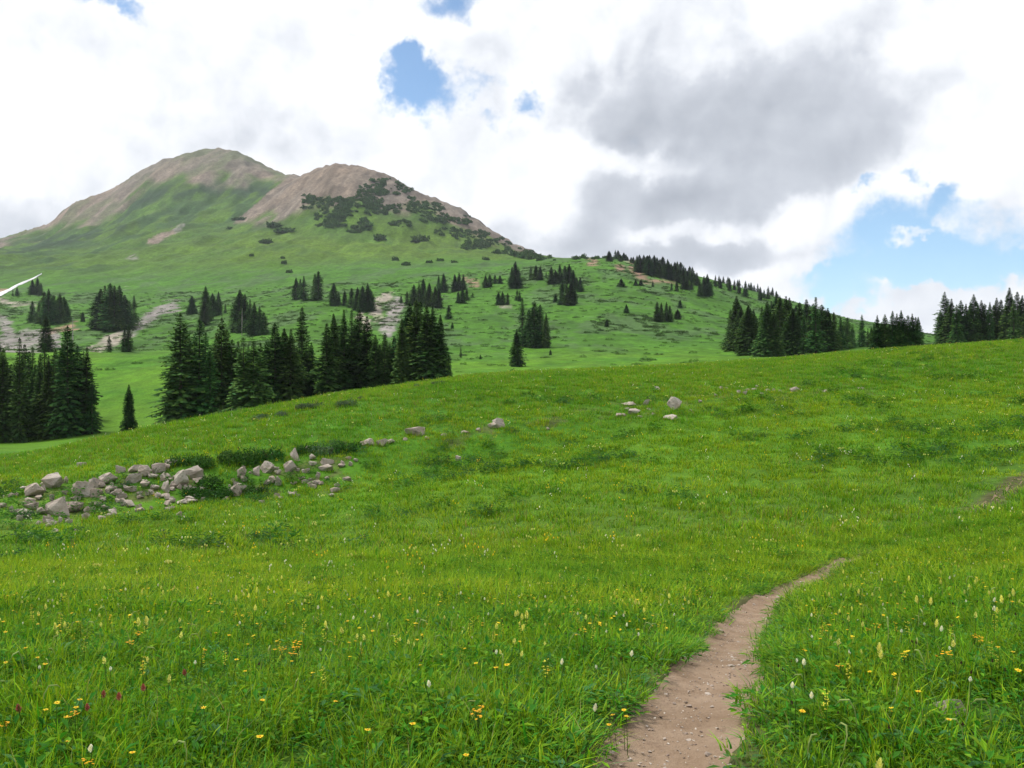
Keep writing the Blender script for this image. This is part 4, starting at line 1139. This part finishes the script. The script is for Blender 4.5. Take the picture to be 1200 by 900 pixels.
def shrub(px, v, wpx, hpx, kind, label, group, name='bush', Y=None, ymin=30):
    x, y = ground_at(px, v, ymin=ymin) if Y is None else ((px - 600) / F * Y, Y)
    e = bpy.data.objects.new(name, None); COL.objects.link(e)
    e.location = (x, y, hz(x, y) - .03 * hpx / F * y); w = wpx / F * y / 2.2; h = hpx / F * y / .95
    e.scale = (w, w * .8, h); e.rotation_euler = (0, 0, U(-.5, .5) + (math.pi if R() < .5 else 0))
    tag(e, label, 'bush' if name == 'bush' else 'shrub', group)
    fo, st = random.choice(BUSH[kind]); link('foliage', fo, e); link('stems', st, e)
GB = 'bushes along the rock ledge and the meadow crest'
bl = [(188,548,26,12,'dark','dark green bush above the big rocks of the outcrop'),(212,541,30,12,'dark','dark green bush behind the large double rock'),(240,541,34,14,'dark','dark low bush right of the large double rock'),
      (262,538,34,16,'dark','second dark bush in the hedge along the ledge lip'),(288,537,36,18,'dark','tallest dark bush in the hedge along the ledge lip'),(314,534,34,16,'dark','dark bush left of the upright pointed rock'),
      (358,527,26,12,'dark','dark bush right of the upright pointed rock'),(384,529,36,15,'grey','grey-green bush above the flat split rocks'),(405,525,30,13,'dark','dark bush at the right end of the ledge'),(396,520,22,9,'grey','small grey-green bush on top of the ledge'),
      (248,566,34,16,'dark','dark bluish bush in the middle of the rock outcrop'),(228,577,30,13,'dark','low bushy plant below the large double rock'),(262,578,26,12,'dark','leafy low bush beside the pale boulder'),(300,575,22,10,'dark','small leafy bush under the right rocks'),
      (298,491,26,9,'grey','grey-green willow bush on the crest before the loose stand'),(312,488,20,7,'grey','smaller willow bush beside the first one on the crest'),(334,485,22,7,'grey','flat willow bush on the middle of the crest'),
      (362,476,32,10,'grey','broad willow bush on the crest under the tall spire spruce'),(408,473,27,11,'grey','round willow bush on the crest under the dark block'),(424,467,14,6,'grey','small willow bush on the crest right of the round one'),
      (486,452,12,5,'grey','tiny grey-green bush on the crest before the dark block'),(515,449,18,6,'grey','flat grey-green bush on the crest at the right end of the dark block')]
for b in bl:
    k = 1.5 if b[4] == 'dark' else 1.35
    shrub(b[0], b[1] + b[3] * .25, b[2] * 1.2, b[3] * k, b[4], b[5], GB)
GK = 'dark dwarf conifer shrubs on the high slope'
singles = [(295,300,6,4),(331,303,6,4),(333,309,7,5),(339,320,8,5.5),(464,305,9,6),(476,311,11,6),(503,308,8,4),(516,306,9,4.5),(533,308,9,4),(445,281,18,9),(493,283,27,9),(570,305,10,5),(280,258,22,5),(313,285,18,6),(270,268,8,3),(335,272,26,7),(322,266,20,8),(430,265,22,6),(545,292,14,5),(410,272,12,4)]
desc = ['tiny','small','small','round','round','broad','small','small','small','oval','long low','small','dark slanting','low','tiny','broad','dense','low','flat','flat']
whr = ['left of the two-tier pair on the bright slope','upper of the two-tier pair on the bright slope','lower of the two-tier pair on the bright slope','lowest left on the bright slope','first in the row across the bright slope','second in the row across the bright slope, in front','third in the row across the bright slope','fourth in the row across the bright slope','fifth in the row across the bright slope','under the dark patch on the second peak','on the grass right of the oval one','right end of the bright slope','on the ridge edge between the two peaks','under the left end of the bare reddish slope','left end under the reddish slope','at the lower left of the dark patch','above the broad one at the lower left of the dark patch','below the middle of the dark patch','above the bright slope on its right','directly below the dark patch']
for (px, v, w, h), d, wh in zip(singles, desc, whr): shrub(px, v, w, h, 'krum', f'{d} dark shrub, {wh}', GK, 'dwarf_shrub', ymin=500)
# the matted dark thicket under the second peak: nobody could count it
def thicket():
    E = [(455,219,32,9),(437,229,16,12),(425,240,18,10),(398,243,24,10),(375,240,20,8),(362,232,12,4),(405,256,34,9),(420,248,14,14),(452,246,18,6),(385,264,14,4),(500,244,22,7),(512,256,26,6),(470,262,16,4),(540,258,14,5),(480,238,8,5),(545,275,26,5),(575,285,30,5),(604,296,22,4),(555,288,18,4),(420,270,14,4),(525,272,16,4),
         (618,300,16,3),(640,303,18,3),(688,304,14,2.5),(720,302,14,3)]
    P = []
    for (cx, cy, rx, ry) in E:
        n = int(rx * ry * .95 + 8)
        for _ in range(n):
            a = U(0, 6.28); r = math.sqrt(R())
            px = cx + rx * r * math.cos(a) * 1.05; v = cy + ry * r * math.sin(a) * 1.05
            x, y = ground_at(px, v, ymin=500)
            if y < 1750 and fbm(np.array([x / 26.]), np.array([y / 60.]), 90, 3)[0] + .6 * fbm(np.array([x / 8.]), np.array([y / 14.]), 91, 2)[0] > -.22: P.append((x, y))
    P = np.array(P)
    ms = [bush(240, .42, KRUM).mesh('dwarf', MAT_SHRUB) for _ in range(4)]
    s = rng.gamma(3.0, .62, len(P)).clip(.8, 4.2)
    scatter_object('mountain_thicket', ms, P[:, 0], P[:, 1], s, rng.integers(0, 4, len(P)), 'matted dark dwarf conifer thicket below the bare second peak', 'thicket', sz=s * rng.uniform(.8, 1.9, len(P)), tilt=.03)
thicket()

# ---------------------------------------------------------------- rocks
def rock_mat():
    m, T, out = new_mat('rock')
    P = T.n('ShaderNodeTexCoord').outputs['Object']; oi = T.n('ShaderNodeObjectInfo')
    Pw = T.vmath('ADD', P, T.vmath('SCALE', oi.outputs['Location'], scale=.37))
    a = T.noise(Pw, 1.6, 6, .6); b = T.noise(Pw, 9.0, 6, .7); c = T.noise(Pw, 3.2, 5, .65)
    col = T.mix(T.mapr(a, .35, .65), rgba((.32, .265, .215)), rgba((.46, .41, .35)))
    col = T.mix(T.math('MULTIPLY', T.mapr(oi.outputs['Random'], .3, 1), .6), col, rgba((.40, .31, .255)))
    col = T.mix(T.math('MULTIPLY', T.mapr(c, .55, .68), .7), col, rgba((.12, .11, .095)))
    col = T.mix(T.math('MULTIPLY', T.mapr(b, .58, .72), .5), col, rgba((.50, .47, .43)))
    bs = T.n('ShaderNodeBsdfPrincipled'); T.put(bs.inputs['Base Color'], col); bs.inputs['Roughness'].default_value = .9; bs.inputs['Specular IOR Level'].default_value = .2
    bp = T.n('ShaderNodeBump'); bp.inputs['Strength'].default_value = .7; bp.inputs['Distance'].default_value = .06
    T.put(bp.inputs['Height'], T.math('ADD', b, c)); T.put(bs.inputs['Normal'], bp.outputs[0]); T.put(out.inputs[0], bs.outputs[0])
    return m
MAT_ROCK = rock_mat()
def rock_mesh(seed, sharp=.5):
    rr = random.Random(seed); bm = bmesh.new(); vs = []
    for _ in range(13):
        d = Vector((rr.gauss(0, 1), rr.gauss(0, 1), rr.gauss(0, 1))).normalized()
        k = max(abs(d.x), abs(d.y), abs(d.z)); d = d.lerp(d / k, sharp * rr.random()) * rr.uniform(.72, 1)
        vs.append(bm.verts.new(d))
    bmesh.ops.convex_hull(bm, input=vs)
    bmesh.ops.delete(bm, geom=[v for v in bm.verts if not v.link_faces], context='VERTS')
    bmesh.ops.bevel(bm, geom=bm.edges[:] + bm.verts[:], offset=.025, segments=1, affect='EDGES', profile=.6)
    bmesh.ops.triangulate(bm, faces=bm.faces[:])
    bmesh.ops.subdivide_edges(bm, edges=bm.edges[:], cuts=3, use_grid_fill=True)
    off = Vector((seed * 3.1, seed * 1.7, 0))
    for v in bm.verts:
        v.co += v.normal * (.05 * mnoise.noise(v.co * 2.2 + off) + .05 * mnoise.noise(v.co * 6 + off))
    # cracks along a bedding plane
    th = rr.uniform(-.4, .4)
    for v in bm.verts:
        h = v.co.z + th * v.co.x
        v.co *= 1 - .05 * (abs(math.sin(h * 5 + seed)) < .16)
    lo = min(v.co.x for v in bm.verts); hi = max(v.co.x for v in bm.verts); zl = min(v.co.z for v in bm.verts); zh = max(v.co.z for v in bm.verts)
    for v in bm.verts:
        v.co.x = (v.co.x - (lo + hi) / 2) / (hi - lo); v.co.z = (v.co.z - zl) / (zh - zl); v.co.y *= .5
    me = bpy.data.meshes.new('rock'); bm.to_mesh(me); bm.free(); me.materials.append(MAT_ROCK)
    return me
ROCKS = [rock_mesh(i, .6) for i in range(12)]
def rock(px, vc, wpx, hpx, label, group, cat='rock', tilt=0., sink=.18, ymin=25):
    vb = vc + hpx / 2
    x, y = ground_at(px, vb, ymin=ymin, ymax=200)
    e = bpy.data.objects.new('rock', random.choice(ROCKS)); COL.objects.link(e)
    w = wpx / F * y * .93; h = hpx / F * y * .93
    y2 = y + .2 * w
    hh = h * (1 + sink)
    e.scale = (w * 1.05, w * U(.7, .95), hh); e.rotation_euler = (U(-.1, .1), tilt, U(-.25, .25) + (math.pi if R() < .5 else 0))
    e.location = (x, y2, min(hz(x, y), hz(x, y2)) - h * sink)
    tag(e, label, cat, group)
GR = 'rocks of the ledge outcrop'
BIG = [(60,563,26,20,'blocky grey rock at the top left end of the outcrop'),(40,573,28,16,'low wide grey rock left of the blocky one'),(66,593,28,22,'large rounded pinkish rock low in the left of the outcrop'),(28,600,18,10,'small grey rock at the far left foot of the outcrop'),
 (85,593,24,13,'reddish broken rock right of the large pinkish one'),(95,572,27,20,'tall pinkish slab in the middle of the left pile'),(111,565,17,13,'pale rock leaning on the tall pinkish slab'),(126,560,23,14,'wide grey rock above the pile middle'),(109,578,13,12,'squat pink rock right below the pinkish slab'),
 (140,549,14,10,'small pale rock on the upper rim of the pile'),(155,560,23,13,'broad flat grey rock in the upper pile'),(156,549,16,9,'grey rock tucked behind the broad flat one'),(172,550,22,16,'sharp-topped rock left of the pair at the ledge bush'),(184,549,17,14,'grey rock under the first dark ledge bush'),
 (192,570,12,16,'upright pale stone standing between grass and pile'),(212,560,22,22,'left half of the large double rock'),(225,553,23,17,'right half of the large double rock'),(275,573,17,15,'pale boulder alone below the ledge hedge'),
 (282,553,11,15,'upright narrow rock under the hedge'),(300,551,10,12,'dark-sided rock under the hedge'),(312,547,17,15,'rounded pale rock left of the leaning stones'),(348,532,11,17,'pointed rock leaning at the top of the ledge'),(339,546,16,15,'brown-grey block below the pointed rock'),
 (382,540,18,8,'upper slab of the flat split rocks'),(381,548,18,9,'lower slab of the flat split rocks'),(326,563,9,12,'upright light stone in the chain below the block'),(430,518,20,9,'low grey outcrop rock right of the ledge bushes'),(447,518,14,10,'light split rock right of the low grey one'),
 (485,505,25,12,'smooth whale-backed boulder alone on the grass above the ledge'),(584,495,16,12,'angular boulder at the right end of the little brown bank'),(577,498,12,8,'reddish stone beside the angular boulder'),(791,472,18,16,'square-cut boulder in the middle of the meadow'),(786,489,20,6,'flat pale stone in front of the square-cut boulder'),
 (739,473,22,5,'long flat stone of the central rock patch'),(743,482,16,8,'pinkish stone of the central rock patch'),(757,471,10,8,'grey upright stone at the right of the central patch'),(771,455,8,5,'small pale stone above the square-cut boulder'),(932,456,12,6,'pinkish stone at the right end of the stone string')]
for (px, v, w, h, lab) in BIG:
    tl = {348: .35, 312: 0, 172: -.2}.get(px, U(-.08, .08))
    rock(px, v, w, h, lab, GR, tilt=tl)
rr = random.Random(8)
band = []
while len(band) < 105:
    px = rr.uniform(8, 240); c = np.interp(px, [0, 60, 120, 180, 240], [594, 588, 580, 572, 572]); v = rr.gauss(c, 13)
    band.append((round(px), round(v), rr.choice((5, 6, 7, 8, 10, 13, 15)), rr.choice((5, 6, 7, 9))))
SMALL = band + [(17,600,12,8),(3,592,10,6),(152,573,14,8),(130,573,16,9),(184,580,9,7),(194,547,9,10),(150,590,14,9),(122,595,12,7),(131,600,12,7),(99,605,10,10),(118,607,10,7),(55,608,14,10),(63,623,10,8),(89,622,7,5),(199,596,14,7),(210,602,8,8),(45,583,10,6),(75,577,9,6),(140,580,9,6),(163,578,8,6),(120,585,9,6),(107,590,9,6),(80,610,9,6),(170,565,9,7),(145,567,8,6),(45,612,7,5),(160,598,6,4),(34,587,8,5),(12,580,12,5),(28,572,10,5)]
for r in SMALL: rock(*r, 'small pale stone in the grass of the left rock pile', 'small stones of the left rock pile', sink=.08)
band = []
while len(band) < 40:
    px = rr.uniform(262, 420); v = rr.gauss(np.interp(px, [262, 340, 420], [570, 560, 556]), 10)
    band.append((round(px), round(v), rr.choice((5, 6, 8, 9, 11)), rr.choice((4, 5, 6, 8))))
SMALL = band + [(348,550,6,5),(360,525,7,7),(366,543,10,6),(318,562,8,8),(307,572,6,5),(325,553,9,7),(400,545,10,5),(417,539,6,5),(364,562,10,5),(367,570,8,7),(392,574,12,7),(388,580,8,5),(324,580,8,6),(306,588,7,4),(458,517,10,6),(345,577,6,4),(376,566,7,5),(383,560,6,4)]
for r in SMALL: rock(*r, 'small stone in the herbs under the ledge hedge and split slabs', 'small stones under the ledge hedge', sink=.08)
SMALL = [(500,513,5,4),(545,506,10,4),(537,537,7,8),(642,502,5,4),(475,514,6,4),(520,509,7,4),(560,503,7,4)]
for r in SMALL: rock(*r, 'small stone on the grass between the whale-backed boulder and the angular one', 'small stones on the meadow slope')
SMALL = [(728,486,14,5),(766,485,5,4),(809,481,5,4),(839,463,5,4),(846,454,5,4),(852,455,4,3),(866,459,6,5),(873,460,6,5),(876,457,7,4),(884,456,6,3),(888,453,6,4),(900,457,6,4),(907,457,6,5),(914,458,5,4),(968,458,7,4),(1010,455,9,3),(821,470,5,4),(735,479,7,4),(750,488,6,3),(760,479,5,3),(857,462,4,3),(893,461,5,3)]
for r in SMALL: rock(*r, 'small stone in the string of stones across the far meadow', 'small stones of the far meadow string')
# stone half buried at the front right
rock(1118, 829, 40, 20, 'brownish stone half buried in the grass right of the trail', 'stones by the trail', sink=.5, ymin=2.7)
for (px, v, w, h, lab) in [(736,857,8,5,'flat pale stone at the left rim of the trail'),(748,856,5,3,'small pale chip beside the flat stone on the trail rim'),(850,744,6,4,'small dark stone on the left rim by the trail bend'),(876,745,5,3,'pale chip on the trail under the bend'),(831,868,5,4,'small grey stone low on the right of the trail')]:
    rock(px, v, w, h, lab, 'stones by the trail', cat='stone', sink=.25, ymin=2.7)

# ---------------------------------------------------------------- air
def haze():
    m = bpy.data.materials.new('haze'); m.use_nodes = True; nt = m.node_tree; nt.nodes.clear()
    out = nt.nodes.new('ShaderNodeOutputMaterial'); vol = nt.nodes.new('ShaderNodeVolumePrincipled')
    vol.inputs['Color'].default_value = (.80, .88, 1.0, 1); vol.inputs['Density'].default_value = HAZE; vol.inputs['Anisotropy'].default_value = .2
    nt.links.new(vol.outputs[0], out.inputs['Volume'])
    X0, Y0, X1, Y1 = -19000., -3200., 19000., 6400.
    zl, zh = HZ_LO, HZ_HI
    V = [(X0,Y0,zl),(X1,Y0,zl),(X1,Y1,zl),(X0,Y1,zl),(X0,Y0,zh),(X1,Y0,zh),(X1,Y1,zh),(X0,Y1,zh)]
    Fc = [(0,3,2,1),(4,5,6,7),(0,1,5,4),(1,2,6,5),(2,3,7,6),(3,0,4,7)]
    tag(link('haze', mesh_np('haze', V, Fc, m)), kind='stuff')
HAZE = 0.00007
zz = [v.co.z for o in bpy.data.objects if o.type == 'MESH' and o.get('kind') == 'structure' for v in o.data.vertices]
HZ_LO, HZ_HI = min(zz) - 1.0, max(zz) + 6.0
if HAZE > 0: haze()
